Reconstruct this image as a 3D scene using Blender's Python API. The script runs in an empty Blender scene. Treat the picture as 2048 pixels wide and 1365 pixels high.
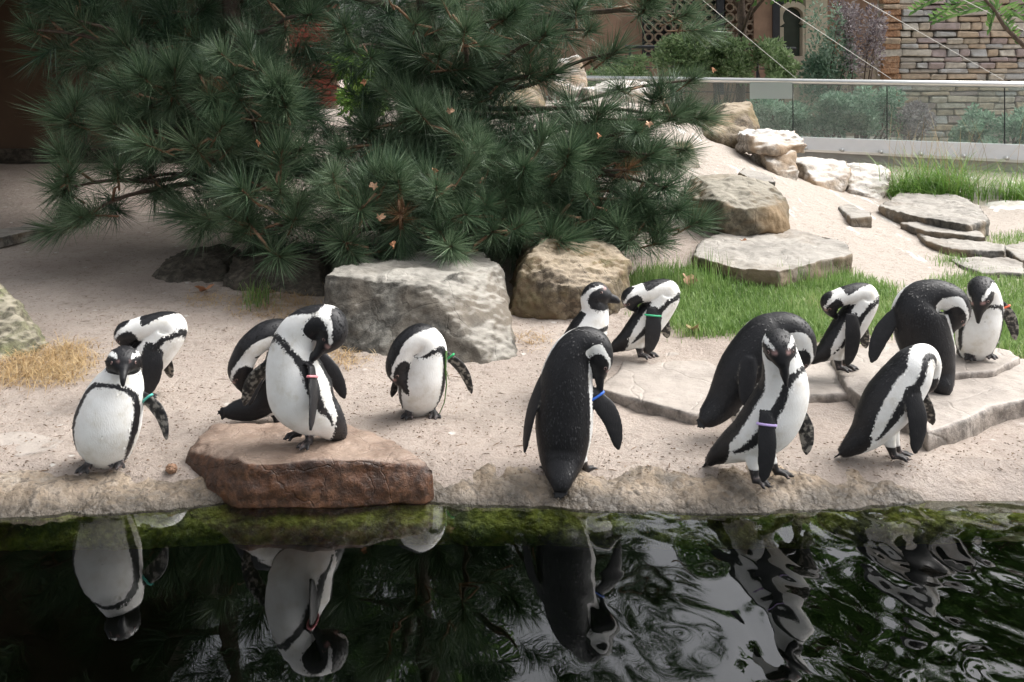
import bpy, bmesh, math, random
import numpy as np
from mathutils import Vector, noise as mnoise
from mathutils.kdtree import KDTree
from mathutils.bvhtree import BVHTree
random.seed(7); rng = np.random.default_rng(7)
SC = bpy.context.scene
COL = SC.collection
R = math.radians
# ------------------------------------------------------------------ camera, sky, sun, exposure
F, HOR, EYE = 2000.0, 150.0, 1.395           # focal length in photo pixels, horizon row, eye height above water
cam_d = bpy.data.cameras.new('camera'); cam = bpy.data.objects.new('camera', cam_d); COL.objects.link(cam)
cam.location = (0, 0, EYE); cam.rotation_euler = (R(90), 0, 0)
cam_d.sensor_width = 36; cam_d.lens = 36 * F / 2048; cam_d.shift_y = -(682.5 - HOR) / 2048
cam_d.clip_start = 0.05; cam_d.clip_end = 500
SC.camera = cam
world = bpy.data.worlds.new('World'); SC.world = world; world.use_nodes = True
wn = world.node_tree; wn.nodes.clear()
sky = wn.nodes.new('ShaderNodeTexSky'); sky.sky_type = 'NISHITA'; sky.sun_disc = False
SUN_EL, SUN_AZ = R(52), R(72)                # azimuth from +Y towards +X
sky.sun_elevation = SUN_EL; sky.sun_rotation = SUN_AZ; sky.air_density = 1.0; sky.dust_density = 7.0
hs = wn.nodes.new('ShaderNodeHueSaturation'); hs.inputs['Saturation'].default_value = 0.22
bg = wn.nodes.new('ShaderNodeBackground'); bg.inputs['Strength'].default_value = 0.15
wo = wn.nodes.new('ShaderNodeOutputWorld')
wn.links.new(sky.outputs[0], hs.inputs['Color']); wn.links.new(hs.outputs[0], bg.inputs['Color']); wn.links.new(bg.outputs[0], wo.inputs[0])
sl = bpy.data.lights.new('sun', 'SUN'); sl.energy = 1.2; sl.angle = R(55); sl.color = (1, .97, .93)
so = bpy.data.objects.new('sun', sl); COL.objects.link(so)
sd = Vector((math.sin(SUN_AZ) * math.cos(SUN_EL), math.cos(SUN_AZ) * math.cos(SUN_EL), math.sin(SUN_EL)))
so.rotation_euler = sd.to_track_quat('Z', 'Y').to_euler(); so.location = sd * 30
SC.view_settings.view_transform = 'Standard'; SC.view_settings.look = 'None'
SC.view_settings.exposure = 0.98; SC.view_settings.gamma = 1
SC.cycles.use_denoising = True
SC.cycles.max_bounces = 8; SC.cycles.transparent_max_bounces = 16

# ------------------------------------------------------------------ helpers
def W(px, py, Y): return Vector(((px - 1024) * Y / F, Y, EYE - (py - HOR) * Y / F))
def G(px, py, z):
    Y = F * (EYE - z) / (py - HOR); return Vector(((px - 1024) * Y / F, Y, z))
def sstep(a, b, x):
    t = np.clip((x - a) / (b - a), 0, 1); return t * t * (3 - 2 * t)
def height(X, Y):
    X = np.asarray(X, float); Y = np.asarray(Y, float)
    s = .072 + (.030 - .072) * sstep(1.0, 3.2, X)
    ramp = np.clip(Y - 4.0, 0, 9)
    z = .07 + s * ramp
    z = z + .33 * np.exp(-((X - 1.6) / .9) ** 2 / 2 - ((Y - 10) / 2.2) ** 2 / 2)
    z = z + .40 * np.exp(-((X - .4) / 1.2) ** 2 / 2 - ((Y - 11.8) / 1.3) ** 2 / 2)
    z = z - .07 * sstep(3.42, 3.22, Y) - .3 * sstep(3.3, 3.1, Y)
    return z
def ss1(a, b, x):
    t = min(max((x - a) / (b - a), 0.), 1.); return t * t * (3 - 2 * t)
def hz(X, Y):
    z = .07 + (.072 - .042 * ss1(1.0, 3.2, X)) * min(max(Y - 4., 0), 9)
    z += .33 * math.exp(-((X - 1.6) / .9) ** 2 / 2 - ((Y - 10) / 2.2) ** 2 / 2) + .40 * math.exp(-((X - .4) / 1.2) ** 2 / 2 - ((Y - 11.8) / 1.3) ** 2 / 2)
    return z - .07 * ss1(3.42, 3.22, Y) - .3 * ss1(3.3, 3.1, Y)
def on_ground(px, py):
    lo, hi = 3.3, 40.
    z = .07
    for _ in range(14):
        p = G(px, py, z); z2 = hz(p.x, p.y); z = .6 * z + .4 * z2
    return G(px, py, z)
def tag(o, label=None, cat=None, group=None, kind=None):
    if label: o['label'] = label
    if cat: o['category'] = cat
    if group: o['group'] = group
    if kind: o['kind'] = kind
    return o
def link(name, me, mat=None, parent=None):
    o = bpy.data.objects.new(name, me); COL.objects.link(o)
    if mat is not None and len(me.materials) == 0: me.materials.append(mat)
    if parent: o.parent = parent
    return o
def empty(name, loc=(0, 0, 0)):
    o = bpy.data.objects.new(name, None); COL.objects.link(o); o.location = loc; o.empty_display_size = .1
    return o
def mesh(name, v, f, smooth=False):
    me = bpy.data.meshes.new(name); me.from_pydata([tuple(x) for x in v], [], f)
    if smooth: me.polygons.foreach_set('use_smooth', [True] * len(me.polygons))
    me.update(); return me
def keep(o, parent):
    """parent without moving (parents are unrotated Empties)"""
    o.parent = parent; o.location = Vector(o.location) - Vector(parent.location); return o
def box_vf(c, s):
    x, y, z = c; a, b, d = s[0] / 2, s[1] / 2, s[2] / 2
    v = [(x + i * a, y + j * b, z + k * d) for i in (-1, 1) for j in (-1, 1) for k in (-1, 1)]
    f = [(0, 1, 3, 2), (4, 6, 7, 5), (0, 4, 5, 1), (2, 3, 7, 6), (0, 2, 6, 4), (1, 5, 7, 3)]
    return v, f
class MB:
    def __init__(s): s.v = []; s.f = []
    def add(s, v, f):
        n = len(s.v); s.v += [tuple(x) for x in v]; s.f += [tuple(i + n for i in q) for q in f]; return s
    def box(s, c, size): return s.add(*box_vf(c, size))
    def tube(s, pts, rad, n=8, cap=True):
        pts = [Vector(p) for p in pts]
        if not hasattr(rad, '__len__'): rad = [rad] * len(pts)
        v = []; f = []
        up = None
        for i, p in enumerate(pts):
            t = (pts[min(i + 1, len(pts) - 1)] - pts[max(i - 1, 0)]).normalized()
            if up is None:
                up = Vector((0, 0, 1)) if abs(t.z) < .9 else Vector((1, 0, 0))
            up = (up - t * up.dot(t)).normalized(); sd_ = t.cross(up)
            for k in range(n):
                a = 2 * math.pi * k / n
                v.append(p + (up * math.cos(a) + sd_ * math.sin(a)) * rad[i])
        for i in range(len(pts) - 1):
            for k in range(n):
                f.append((i * n + k, i * n + (k + 1) % n, (i + 1) * n + (k + 1) % n, (i + 1) * n + k))
        if cap:
            f.append(tuple(range(n))[::-1]); f.append(tuple(range((len(pts) - 1) * n, len(pts) * n)))
        return s.add(v, f)
    def build(s, name, mat, parent=None, smooth=False):
        return link(name, mesh(name, s.v, s.f, smooth), mat, parent)

# ------------------------------------------------------------------ materials
def newmat(name):
    m = bpy.data.materials.new(name); m.use_nodes = True
    nt = m.node_tree; b = nt.nodes['Principled BSDF']
    return m, nt, b
def N(nt, t, **kw):
    n = nt.nodes.new(t)
    for k, v in kw.items():
        if k.startswith('i_'): n.inputs[k[2:].replace('_', ' ')].default_value = v
        else: setattr(n, k, v)
    return n
def ramp(nt, fac, stops, interp='LINEAR'):
    r = N(nt, 'ShaderNodeValToRGB'); r.color_ramp.interpolation = interp
    e = r.color_ramp.elements
    while len(e) < len(stops): e.new(.5)
    for q, (p, c) in zip(e, stops): q.position = p; q.color = (*c, 1) if len(c) == 3 else c
    nt.links.new(fac, r.inputs[0]); return r.outputs[0]
def noise_tex(nt, vec, scale, detail=6, rough=.6):
    n = N(nt, 'ShaderNodeTexNoise'); n.inputs['Scale'].default_value = scale; n.inputs['Detail'].default_value = detail
    n.inputs['Roughness'].default_value = rough; nt.links.new(vec, n.inputs['Vector']); return n.outputs['Fac']
def mixc(nt, fac, a, b, mode='MIX'):
    m = N(nt, 'ShaderNodeMix', data_type='RGBA', blend_type=mode)
    for sock, val in ((m.inputs[0], fac), (m.inputs[6], a), (m.inputs[7], b)):
        if hasattr(val, 'is_linked'): nt.links.new(val, sock)
        elif isinstance(val, (int, float)): sock.default_value = val
        else: sock.default_value = (*val, 1)
    return m.outputs[2]
def math_n(nt, op, a, b=0.):
    m = N(nt, 'ShaderNodeMath', operation=op)
    for i, val in enumerate((a, b)):
        if hasattr(val, 'is_linked'): nt.links.new(val, m.inputs[i])
        else: m.inputs[i].default_value = val
    return m.outputs[0]
def bump(nt, b, h, strength=.5, dist=.01):
    n = N(nt, 'ShaderNodeBump'); n.inputs['Strength'].default_value = strength; n.inputs['Distance'].default_value = dist
    nt.links.new(h, n.inputs['Height']); nt.links.new(n.outputs[0], b.inputs['Normal'])
def coords(nt, which='Object'): return N(nt, 'ShaderNodeTexCoord').outputs[which]
def geo_pos(nt): return N(nt, 'ShaderNodeNewGeometry').outputs['Position']

def plain(name, col, rough=.6, metal=0., var=.15, scale=20, bmp=.15, spec=.5):
    m, nt, b = newmat(name); p = geo_pos(nt)
    n = noise_tex(nt, p, scale)
    c = ramp(nt, n, [(.3, [x * (1 - var) for x in col]), (.7, [min(1, x * (1 + var)) for x in col])])
    nt.links.new(c, b.inputs['Base Color']); b.inputs['Roughness'].default_value = rough; b.inputs['Metallic'].default_value = metal
    b.inputs['Specular IOR Level'].default_value = spec
    if bmp: bump(nt, b, noise_tex(nt, p, scale * 4), bmp, .004)
    return m
def rock_mat(name, a, b_, c, scale=5., moss=None, white=None, strata=True, rough=.8, warm=None):
    m, nt, b = newmat(name); p = geo_pos(nt)
    n1 = noise_tex(nt, p, scale, 8, .65); n2 = noise_tex(nt, p, scale * 5, 8, .7); n3 = noise_tex(nt, p, scale * .6, 3)
    col = ramp(nt, n1, [(.32, a), (.5, b_), (.68, c)])
    col = mixc(nt, math_n(nt, 'MULTIPLY', ramp(nt, n2, [(.42, (1, 1, 1)), (.6, (0, 0, 0))]), .75), col, [x * .35 for x in a])
    if warm: col = mixc(nt, ramp(nt, n3, [(.45, (0, 0, 0)), (.62, (.8, .8, .8))]), col, warm)
    vo = N(nt, 'ShaderNodeTexVoronoi', feature='DISTANCE_TO_EDGE'); vo.inputs['Scale'].default_value = scale * .9
    wv = N(nt, 'ShaderNodeVectorMath', operation='MULTIPLY_ADD'); wv.inputs[1].default_value = (.12, .12, .12)
    nc = N(nt, 'ShaderNodeTexNoise'); nc.inputs['Scale'].default_value = scale * 1.4; nc.inputs['Detail'].default_value = 6; nt.links.new(p, nc.inputs['Vector'])
    nt.links.new(nc.outputs['Color'], wv.inputs[0]); nt.links.new(p, wv.inputs[2]); nt.links.new(wv.outputs[0], vo.inputs['Vector'])
    crack = ramp(nt, vo.outputs['Distance'], [(0, (1, 1, 1)), (.018, (0, 0, 0))])
    col = mixc(nt, math_n(nt, 'MULTIPLY', crack, .3), col, [x * .25 for x in a])
    nrm = N(nt, 'ShaderNodeNewGeometry'); sx = N(nt, 'ShaderNodeSeparateXYZ'); nt.links.new(nrm.outputs['Normal'], sx.inputs[0])
    if moss:
        f = math_n(nt, 'MULTIPLY', ramp(nt, n3, [(.42, (0, 0, 0)), (.6, (1, 1, 1))]), ramp(nt, n2, [(.35, (0, 0, 0)), (.6, (1, 1, 1))]))
        col = mixc(nt, math_n(nt, 'MULTIPLY', f, .75), col, moss)
    if white:       # upward faces paler: light from above put into the colour
        f = math_n(nt, 'MULTIPLY', ramp(nt, sx.outputs['Z'], [(.72, (0, 0, 0)), (.95, (1, 1, 1))]), ramp(nt, n1, [(.3, (.35, .35, .35)), (.55, (1, 1, 1))]))
        col = mixc(nt, f, col, white)
    nt.links.new(col, b.inputs['Base Color']); b.inputs['Roughness'].default_value = rough
    h = math_n(nt, 'ADD', n1, math_n(nt, 'MULTIPLY', n2, .5))
    h = math_n(nt, 'SUBTRACT', h, math_n(nt, 'MULTIPLY', crack, .12))
    bump(nt, b, h, .8, .025)
    return m
M = {}
M['grey_rock'] = rock_mat('grey_rock', (.05, .046, .037), (.115, .107, .09), (.25, .24, .21), 4, white=(.36, .34, .30), warm=(.15, .125, .095))
M['brown_rock'] = rock_mat('brown_rock', (.095, .07, .045), (.20, .155, .105), (.33, .27, .20), 5, moss=(.11, .11, .045), white=(.36, .295, .215), warm=(.28, .18, .10))
M['olive_rock'] = rock_mat('olive_rock', (.075, .066, .045), (.15, .13, .09), (.24, .215, .16), 4, white=(.29, .265, .215), warm=(.25, .17, .09))
M['dark_rock'] = rock_mat('dark_rock', (.05, .042, .03), (.10, .085, .065), (.16, .14, .11), 4)  # shade under the pine is put into this rock colour
M['moss_rock'] = rock_mat('moss_rock', (.16, .14, .10), (.26, .24, .17), (.36, .33, .25), 6, moss=(.16, .19, .06), white=(.42, .38, .29))
M['red_rock'] = rock_mat('red_rock', (.045, .018, .008), (.11, .045, .020), (.21, .10, .052), 6, white=(.31, .23, .18), rough=.36)
M['slate'] = rock_mat('slate', (.085, .078, .066), (.16, .15, .13), (.26, .245, .22), 4, white=(.35, .325, .29), warm=(.22, .16, .10))
M['pale_rock'] = rock_mat('pale_rock', (.30, .25, .20), (.42, .37, .31), (.54, .50, .45), 5, white=(.68, .65, .61), warm=(.34, .24, .15))
M['flag'] = rock_mat('flag', (.22, .19, .165), (.32, .28, .245), (.39, .35, .31), 3, white=(.39, .345, .305), rough=.6)

def sand_mat():
    m, nt, b = newmat('sand'); p = geo_pos(nt)
    n1 = noise_tex(nt, p, 1.6, 6); n2 = noise_tex(nt, p, 26, 8, .7); n3 = noise_tex(nt, p, 120, 4)
    col = ramp(nt, n1, [(.3, (.34, .28, .24)), (.55, (.43, .365, .315)), (.75, (.49, .425, .375))])
    at = N(nt, 'ShaderNodeAttribute', attribute_name='pale')
    col = mixc(nt, at.outputs['Fac'], col, (.44, .385, .335))
    col = mixc(nt, ramp(nt, n2, [(.52, (0, 0, 0)), (.70, (.65, .65, .65))]), col, (.19, .145, .11))
    ms = N(nt, 'ShaderNodeMapping'); ms.inputs['Scale'].default_value = (1, 2.4, 1); nt.links.new(p, ms.inputs[0])
    n4 = noise_tex(nt, ms.outputs[0], 70, 3, .5)
    col = mixc(nt, ramp(nt, n4, [(.62, (0, 0, 0)), (.70, (.8, .8, .8))]), col, (.12, .085, .06))
    # pale droppings run down the bank
    mw = N(nt, 'ShaderNodeMapping'); mw.inputs['Scale'].default_value = (3.2, .55, 1); mw.inputs['Rotation'].default_value = (0, 0, .35); nt.links.new(p, mw.inputs[0])
    nw = noise_tex(nt, mw.outputs[0], 2.2, 6, .65)
    stre = math_n(nt, 'MULTIPLY', ramp(nt, nw, [(.60, (0, 0, 0)), (.68, (1, 1, 1))]), at.outputs['Fac'])
    col = mixc(nt, stre, col, (.74, .72, .68))
    vg = N(nt, 'ShaderNodeTexVoronoi'); vg.inputs['Scale'].default_value = 7; vg.inputs['Randomness'].default_value = 1; nt.links.new(p, vg.inputs['Vector'])
    gu = math_n(nt, 'ADD', vg.outputs['Distance'], math_n(nt, 'MULTIPLY', math_n(nt, 'SUBTRACT', n2, .5), .25))
    col = mixc(nt, ramp(nt, gu, [(.05, (.7, .7, .7)), (.10, (0, 0, 0))]), col, (.66, .64, .60))
    # wet patches near the pool
    sy = N(nt, 'ShaderNodeSeparateXYZ'); nt.links.new(p, sy.inputs[0])
    near = math_n(nt, 'SUBTRACT', 1., math_n(nt, 'MULTIPLY', math_n(nt, 'SUBTRACT', sy.outputs['Y'], 3.3), .75))
    wet = math_n(nt, 'MULTIPLY', ramp(nt, near, [(0, (0, 0, 0)), (.7, (1, 1, 1))]), ramp(nt, noise_tex(nt, p, 3.2, 5), [(.47, (0, 0, 0)), (.60, (1, 1, 1))]))
    col = mixc(nt, math_n(nt, 'MULTIPLY', wet, .45), col, (.23, .18, .15))
    nt.links.new(col, b.inputs['Base Color'])
    rr = math_n(nt, 'SUBTRACT', .9, math_n(nt, 'MULTIPLY', wet, .62)); nt.links.new(rr, b.inputs['Roughness'])
    bump(nt, b, math_n(nt, 'ADD', n2, math_n(nt, 'MULTIPLY', n3, .4)), .9, .02)
    return m
M['sand'] = sand_mat()
def kerb_mat():
    m, nt, b = newmat('pool_edge'); p = geo_pos(nt)
    vo = N(nt, 'ShaderNodeTexVoronoi'); vo.inputs['Scale'].default_value = 38; nt.links.new(p, vo.inputs['Vector'])
    n1 = noise_tex(nt, p, 5, 7); n2 = noise_tex(nt, p, 40, 6)
    col = ramp(nt, n1, [(.34, (.08, .06, .04)), (.45, (.23, .17, .11)), (.56, (.35, .275, .20)), (.7, (.43, .375, .315))])
    sv = N(nt, 'ShaderNodeSeparateColor'); nt.links.new(vo.outputs['Color'], sv.inputs[0])
    peb = ramp(nt, sv.outputs[0], [(.0, (.22, .18, .15)), (.5, (.46, .38, .29)), (1, (.58, .54, .49))])
    col = mixc(nt, .22, col, peb)
    col = mixc(nt, ramp(nt, n2, [(.52, (0, 0, 0)), (.64, (.85, .85, .85))]), col, (.11, .09, .07))
    sz = N(nt, 'ShaderNodeSeparateXYZ'); nt.links.new(p, sz.inputs[0])
    dark = ramp(nt, math_n(nt, 'ADD', sz.outputs['Z'], math_n(nt, 'MULTIPLY', math_n(nt, 'SUBTRACT', n1, .5), .12)), [(.012, (1, 1, 1)), (.050, (0, 0, 0))])
    col = mixc(nt, math_n(nt, 'MULTIPLY', dark, .8), col, (.06, .052, .042))
    ms = ramp(nt, n2, [(.3, (.13, .14, .03)), (.5, (.34, .36, .07)), (.68, (.55, .56, .17))])
    ms = mixc(nt, ramp(nt, noise_tex(nt, p, 9, 5), [(.36, (1, 1, 1)), (.54, (0, 0, 0))]), ms, (.07, .075, .035))
    ms = mixc(nt, ramp(nt, noise_tex(nt, p, 75, 2), [(.66, (0, 0, 0)), (.70, (1, 1, 1))]), ms, (.46, .54, .14))
    under = ramp(nt, sz.outputs['Z'], [(0, (1, 1, 1)), (.004, (0, 0, 0))])
    zz = math_n(nt, 'ADD', sz.outputs['Z'], .006)
    under = math_n(nt, 'LESS_THAN', zz, 0.)
    col = mixc(nt, under, col, ms)
    nt.links.new(col, b.inputs['Base Color'])
    nt.links.new(math_n(nt, 'SUBTRACT', .75, math_n(nt, 'MULTIPLY', dark, .5)), b.inputs['Roughness'])
    bump(nt, b, math_n(nt, 'ADD', n2, math_n(nt, 'MULTIPLY', vo.outputs['Distance'], -.45)), 1., .02)
    return m
M['kerb'] = kerb_mat()
def water_mat():
    m, nt, b = newmat('water'); nt.nodes.remove(b); out = nt.nodes['Material Output']
    p = geo_pos(nt)
    sx = N(nt, 'ShaderNodeSeparateXYZ'); nt.links.new(p, sx.inputs[0])
    right = ramp(nt, math_n(nt, 'MULTIPLY', math_n(nt, 'SUBTRACT', sx.outputs['X'], .05), .8), [(0, (0, 0, 0)), (.8, (1, 1, 1))])
    mp = N(nt, 'ShaderNodeMapping'); mp.inputs['Scale'].default_value = (1.0, .75, 1); nt.links.new(p, mp.inputs[0])
    nA = N(nt, 'ShaderNodeTexNoise'); nA.inputs['Scale'].default_value = 4.2; nA.inputs['Detail'].default_value = 1.5; nA.inputs['Distortion'].default_value = .9; nt.links.new(mp.outputs[0], nA.inputs['Vector'])
    def rings(cx, cy, sc):
        q = N(nt, 'ShaderNodeMapping'); q.inputs['Location'].default_value = (-cx, -cy, 0); nt.links.new(p, q.inputs[0])
        w = N(nt, 'ShaderNodeTexWave', wave_type='RINGS', rings_direction='Z'); w.inputs['Scale'].default_value = sc; w.inputs['Distortion'].default_value = 2.2
        w.inputs['Detail'].default_value = 1; w.inputs['Detail Scale'].default_value = 1.2; nt.links.new(q.outputs[0], w.inputs['Vector']); return w.outputs['Fac']
    r1 = rings(1.55, 2.95, 3.4)
    h = math_n(nt, 'ADD', math_n(nt, 'MULTIPLY', nA.outputs['Fac'], 1.2), math_n(nt, 'MULTIPLY', r1, .05))
    h = math_n(nt, 'MULTIPLY', h, math_n(nt, 'ADD', right, .05))
    bp = N(nt, 'ShaderNodeBump'); bp.inputs['Strength'].default_value = 1; bp.inputs['Distance'].default_value = .019; nt.links.new(h, bp.inputs['Height'])
    fr = N(nt, 'ShaderNodeFresnel'); fr.inputs['IOR'].default_value = 2.0
    tr = N(nt, 'ShaderNodeBsdfTransparent'); tr.inputs['Color'].default_value = (.86, .92, .74, 1)
    gl = N(nt, 'ShaderNodeBsdfGlossy'); gl.inputs['Roughness'].default_value = .0; nt.links.new(bp.outputs[0], gl.inputs['Normal'])
    mx = N(nt, 'ShaderNodeMixShader'); nt.links.new(fr.outputs[0], mx.inputs[0]); nt.links.new(tr.outputs[0], mx.inputs[1]); nt.links.new(gl.outputs[0], mx.inputs[2])
    nt.links.new(mx.outputs[0], out.inputs['Surface'])
    return m
M['water'] = water_mat()
M['pool_dark'] = plain('pool_dark', (.020, .036, .016), .9, scale=3)
M['pool_ledge'] = plain('pool_ledge', (.075, .105, .022), .9, scale=2.2, var=.3)
M['needle'] = None
def leafy(name, stops, rough=.5, trans=.25, scale=3.):
    m, nt, b = newmat(name); p = geo_pos(nt)
    n = N(nt, 'ShaderNodeTexNoise'); n.inputs['Scale'].default_value = scale; n.inputs['Detail'].default_value = 4; nt.links.new(p, n.inputs['Vector'])
    oi = N(nt, 'ShaderNodeNewGeometry').outputs['Random Per Island']
    f = math_n(nt, 'ADD', math_n(nt, 'MULTIPLY', n.outputs['Fac'], .6), math_n(nt, 'MULTIPLY', oi, .4))
    c = ramp(nt, f, stops); nt.links.new(c, b.inputs['Base Color']); b.inputs['Roughness'].default_value = rough
    tl = N(nt, 'ShaderNodeBsdfTranslucent'); nt.links.new(c, tl.inputs['Color'])
    mx = N(nt, 'ShaderNodeMixShader'); mx.inputs[0].default_value = trans
    out = nt.nodes['Material Output']; nt.links.new(b.outputs[0], mx.inputs[1]); nt.links.new(tl.outputs[0], mx.inputs[2]); nt.links.new(mx.outputs[0], out.inputs['Surface'])
    return m
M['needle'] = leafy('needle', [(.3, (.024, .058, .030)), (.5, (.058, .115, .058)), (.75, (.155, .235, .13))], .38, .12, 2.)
M['needle_lit'] = leafy('needle_lit', [(.3, (.042, .088, .045)), (.5, (.10, .16, .085)), (.75, (.24, .32, .20))], .36, .15, 2.)  # lighter copy of needle: light on the outer tufts put into the colour
M['straw_brown'] = leafy('straw_brown', [(.3, (.10, .05, .025)), (.5, (.20, .11, .05)), (.75, (.30, .19, .10))], .7, .2)
M['bark'] = plain('bark', (.10, .072, .055), .9, scale=30, var=.4, bmp=.8)
M['twig'] = plain('twig', (.24, .14, .085), .8, scale=60, var=.4, bmp=.5)
M['grass'] = leafy('grass', [(.3, (.10, .19, .04)), (.5, (.20, .33, .085)), (.66, (.33, .45, .17)), (.8, (.45, .45, .22))], .5, .35)
M['sedge'] = leafy('sedge', [(.3, (.07, .16, .02)), (.5, (.15, .30, .05)), (.75, (.28, .42, .10))], .45, .35)
M['straw'] = leafy('straw', [(.3, (.30, .19, .08)), (.5, (.48, .33, .16)), (.75, (.62, .48, .28))], .7, .2)
M['shrub'] = leafy('shrub', [(.3, (.13, .21, .09)), (.5, (.26, .37, .17)), (.75, (.44, .54, .32))], .45, .45)
M['shrub_blue'] = leafy('shrub_blue', [(.3, (.10, .19, .12)), (.5, (.22, .33, .23)), (.75, (.42, .53, .43))], .45, .45)
M['shrub_purple'] = leafy('shrub_purple', [(.3, (.14, .11, .12)), (.5, (.25, .21, .22)), (.75, (.38, .35, .35))], .5, .3)
M['tree_leaf'] = leafy('tree_leaf', [(.3, (.05, .12, .03)), (.5, (.12, .24, .06)), (.75, (.22, .36, .12))], .5, .5)
M['dead_leaf'] = plain('dead_leaf', (.36, .17, .085), .75, scale=40, var=.35)
M['dead_leaf_pale'] = plain('dead_leaf_pale', (.50, .31, .20), .75, scale=40, var=.3)
M['debris'] = plain('debris', (.14, .09, .055), .9, scale=12, var=.6)
M['metal'] = plain('metal', (.72, .72, .70), .3, .9, .04, 8, 0)
M['white_strip'] = plain('white_strip', (.82, .83, .84), .45, 0, .05, 4, .05)
M['concrete'] = plain('concrete', (.38, .37, .34), .85, 0, .2, 6, .4)
M['dark_wall'] = plain('dark_wall', (.13, .085, .055), .9, 0, .15, 2, .2)
M['shade_roof'] = plain('shade_roof', (.10, .08, .065), .9, 0, .2, 5, .2)
M['black_metal'] = plain('black_metal', (.02, .022, .028), .5, 0, .2, 10, .1)
M['cable'] = plain('cable', (.62, .62, .60), .4, .3, .05, 10, 0)
M['facade'] = plain('facade', (.31, .20, .14), .85, 0, .2, 5, .3)
M['cream'] = plain('cream', (.55, .49, .38), .8, 0, .12, 6, .2)
M['dark_glass'] = plain('dark_glass', (.05, .07, .06), .12, 0, .2, 3, 0)
M['lattice'] = plain('lattice', (.24, .18, .13), .8, 0, .2, 12, .2)
M['wood'] = plain('wood', (.42, .36, .29), .8, 0, .2, 9, .3)
M['brick_red'] = plain('brick_red', (.26, .055, .04), .85, 0, .3, 14, .3)
M['mortar'] = plain('mortar', (.36, .31, .25), .9, 0, .15, 20, .3)
M['eye'] = plain('eye', (.03, .015, .012), .08, 0, .1, 5, 0)
M['eye_ring'] = plain('eye_ring', (.40, .27, .25), .6, 0, .1, 50, 0)
def wallstone_mat():
    m, nt, b = newmat('wall_stone'); p = geo_pos(nt)
    r = N(nt, 'ShaderNodeObjectInfo').outputs['Random']
    c = ramp(nt, r, [(0, (.50, .43, .34)), (.2, (.42, .38, .33)), (.38, (.38, .31, .30)), (.55, (.54, .50, .43)), (.7, (.42, .42, .41)), (.84, (.47, .37, .27)), (1, (.36, .36, .32))], 'CONSTANT')
    n = noise_tex(nt, p, 14, 7); c = mixc(nt, ramp(nt, n, [(.35, (.55, .55, .55)), (.6, (0, 0, 0))]), c, (.20, .17, .14))
    nt.links.new(c, b.inputs['Base Color']); b.inputs['Roughness'].default_value = .85; bump(nt, b, n, .6, .02); return m
M['wall_stone'] = wallstone_mat()
M['quoin'] = rock_mat('quoin', (.34, .16, .08), (.42, .24, .13), (.48, .33, .22), 6)
def glass_mat(name='glass', tint=(.90, .95, .93), f=.10):
    m, nt, b = newmat(name); nt.nodes.remove(b); out = nt.nodes['Material Output']
    tr = N(nt, 'ShaderNodeBsdfTransparent'); tr.inputs[0].default_value = (*tint, 1)
    gl = N(nt, 'ShaderNodeBsdfGlossy'); gl.inputs['Roughness'].default_value = .02
    df = N(nt, 'ShaderNodeBsdfDiffuse'); df.inputs[0].default_value = (.7, .75, .73, 1)
    fr = N(nt, 'ShaderNodeFresnel'); fr.inputs[0].default_value = 1.3
    mx = N(nt, 'ShaderNodeMixShader'); nt.links.new(fr.outputs[0], mx.inputs[0]); nt.links.new(tr.outputs[0], mx.inputs[1]); nt.links.new(gl.outputs[0], mx.inputs[2])
    m2 = N(nt, 'ShaderNodeMixShader'); m2.inputs[0].default_value = f; nt.links.new(mx.outputs[0], m2.inputs[1]); nt.links.new(df.outputs[0], m2.inputs[2])
    nt.links.new(m2.outputs[0], out.inputs['Surface']); return m
M['glass'] = glass_mat(); M['frosted'] = glass_mat('frosted', (.75, .85, .82), .45)

# ------------------------------------------------------------------ ground, pool
def axis(lo, hi, dlo, dhi, fine, grow=1.25):
    a = list(np.arange(dlo, dhi, fine)); s = fine; x = dhi
    while x < hi: a.append(x); s *= grow; x += s
    a.append(hi); s = fine; x = dlo; b = []
    while x > lo: s *= grow; x -= s; b.append(max(x, lo))
    return np.array(b[::-1] + a)
gx = axis(-60, 60, -4, 4.5, .045); gy = axis(3.22, 160, 3.23, 9, .045)
XX, YY = np.meshgrid(gx, gy); ZZ = height(XX, YY)
for j in range(len(gy)):
    for i in range(len(gx)):
        if gy[j] < 14 and abs(gx[i]) < 6:
            q = Vector((gx[i], gy[j], 0)); ZZ[j, i] += .012 * mnoise.noise(q * 2.1) + .010 * mnoise.noise(q * 9) + .006 * mnoise.noise(q * 25)
nx, ny = len(gx), len(gy)
V = np.stack([XX, YY, ZZ], -1).reshape(-1, 3)
Fq = [(j * nx + i, j * nx + i + 1, (j + 1) * nx + i + 1, (j + 1) * nx + i) for j in range(ny - 1) for i in range(nx - 1)]
gm = mesh('ground', V, Fq, True)
pale = sstep(.28, .42, ZZ) * sstep(.9, 1.7, XX) * sstep(5.2, 6.2, YY)
pale = np.maximum(pale, sstep(-1, .2, XX) * sstep(9, 10, YY)); pale = np.maximum(pale, sstep(1.5, 2.0, XX) * sstep(5.2, 5.9, YY))
a = gm.attributes.new('pale', 'FLOAT', 'POINT'); a.data.foreach_set('value', np.clip(pale, 0, 1).reshape(-1).astype(np.float32))
tag(link('ground', gm, M['sand']), 'pale pinkish sand strewn with dark specks around the pool', kind='structure')

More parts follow.
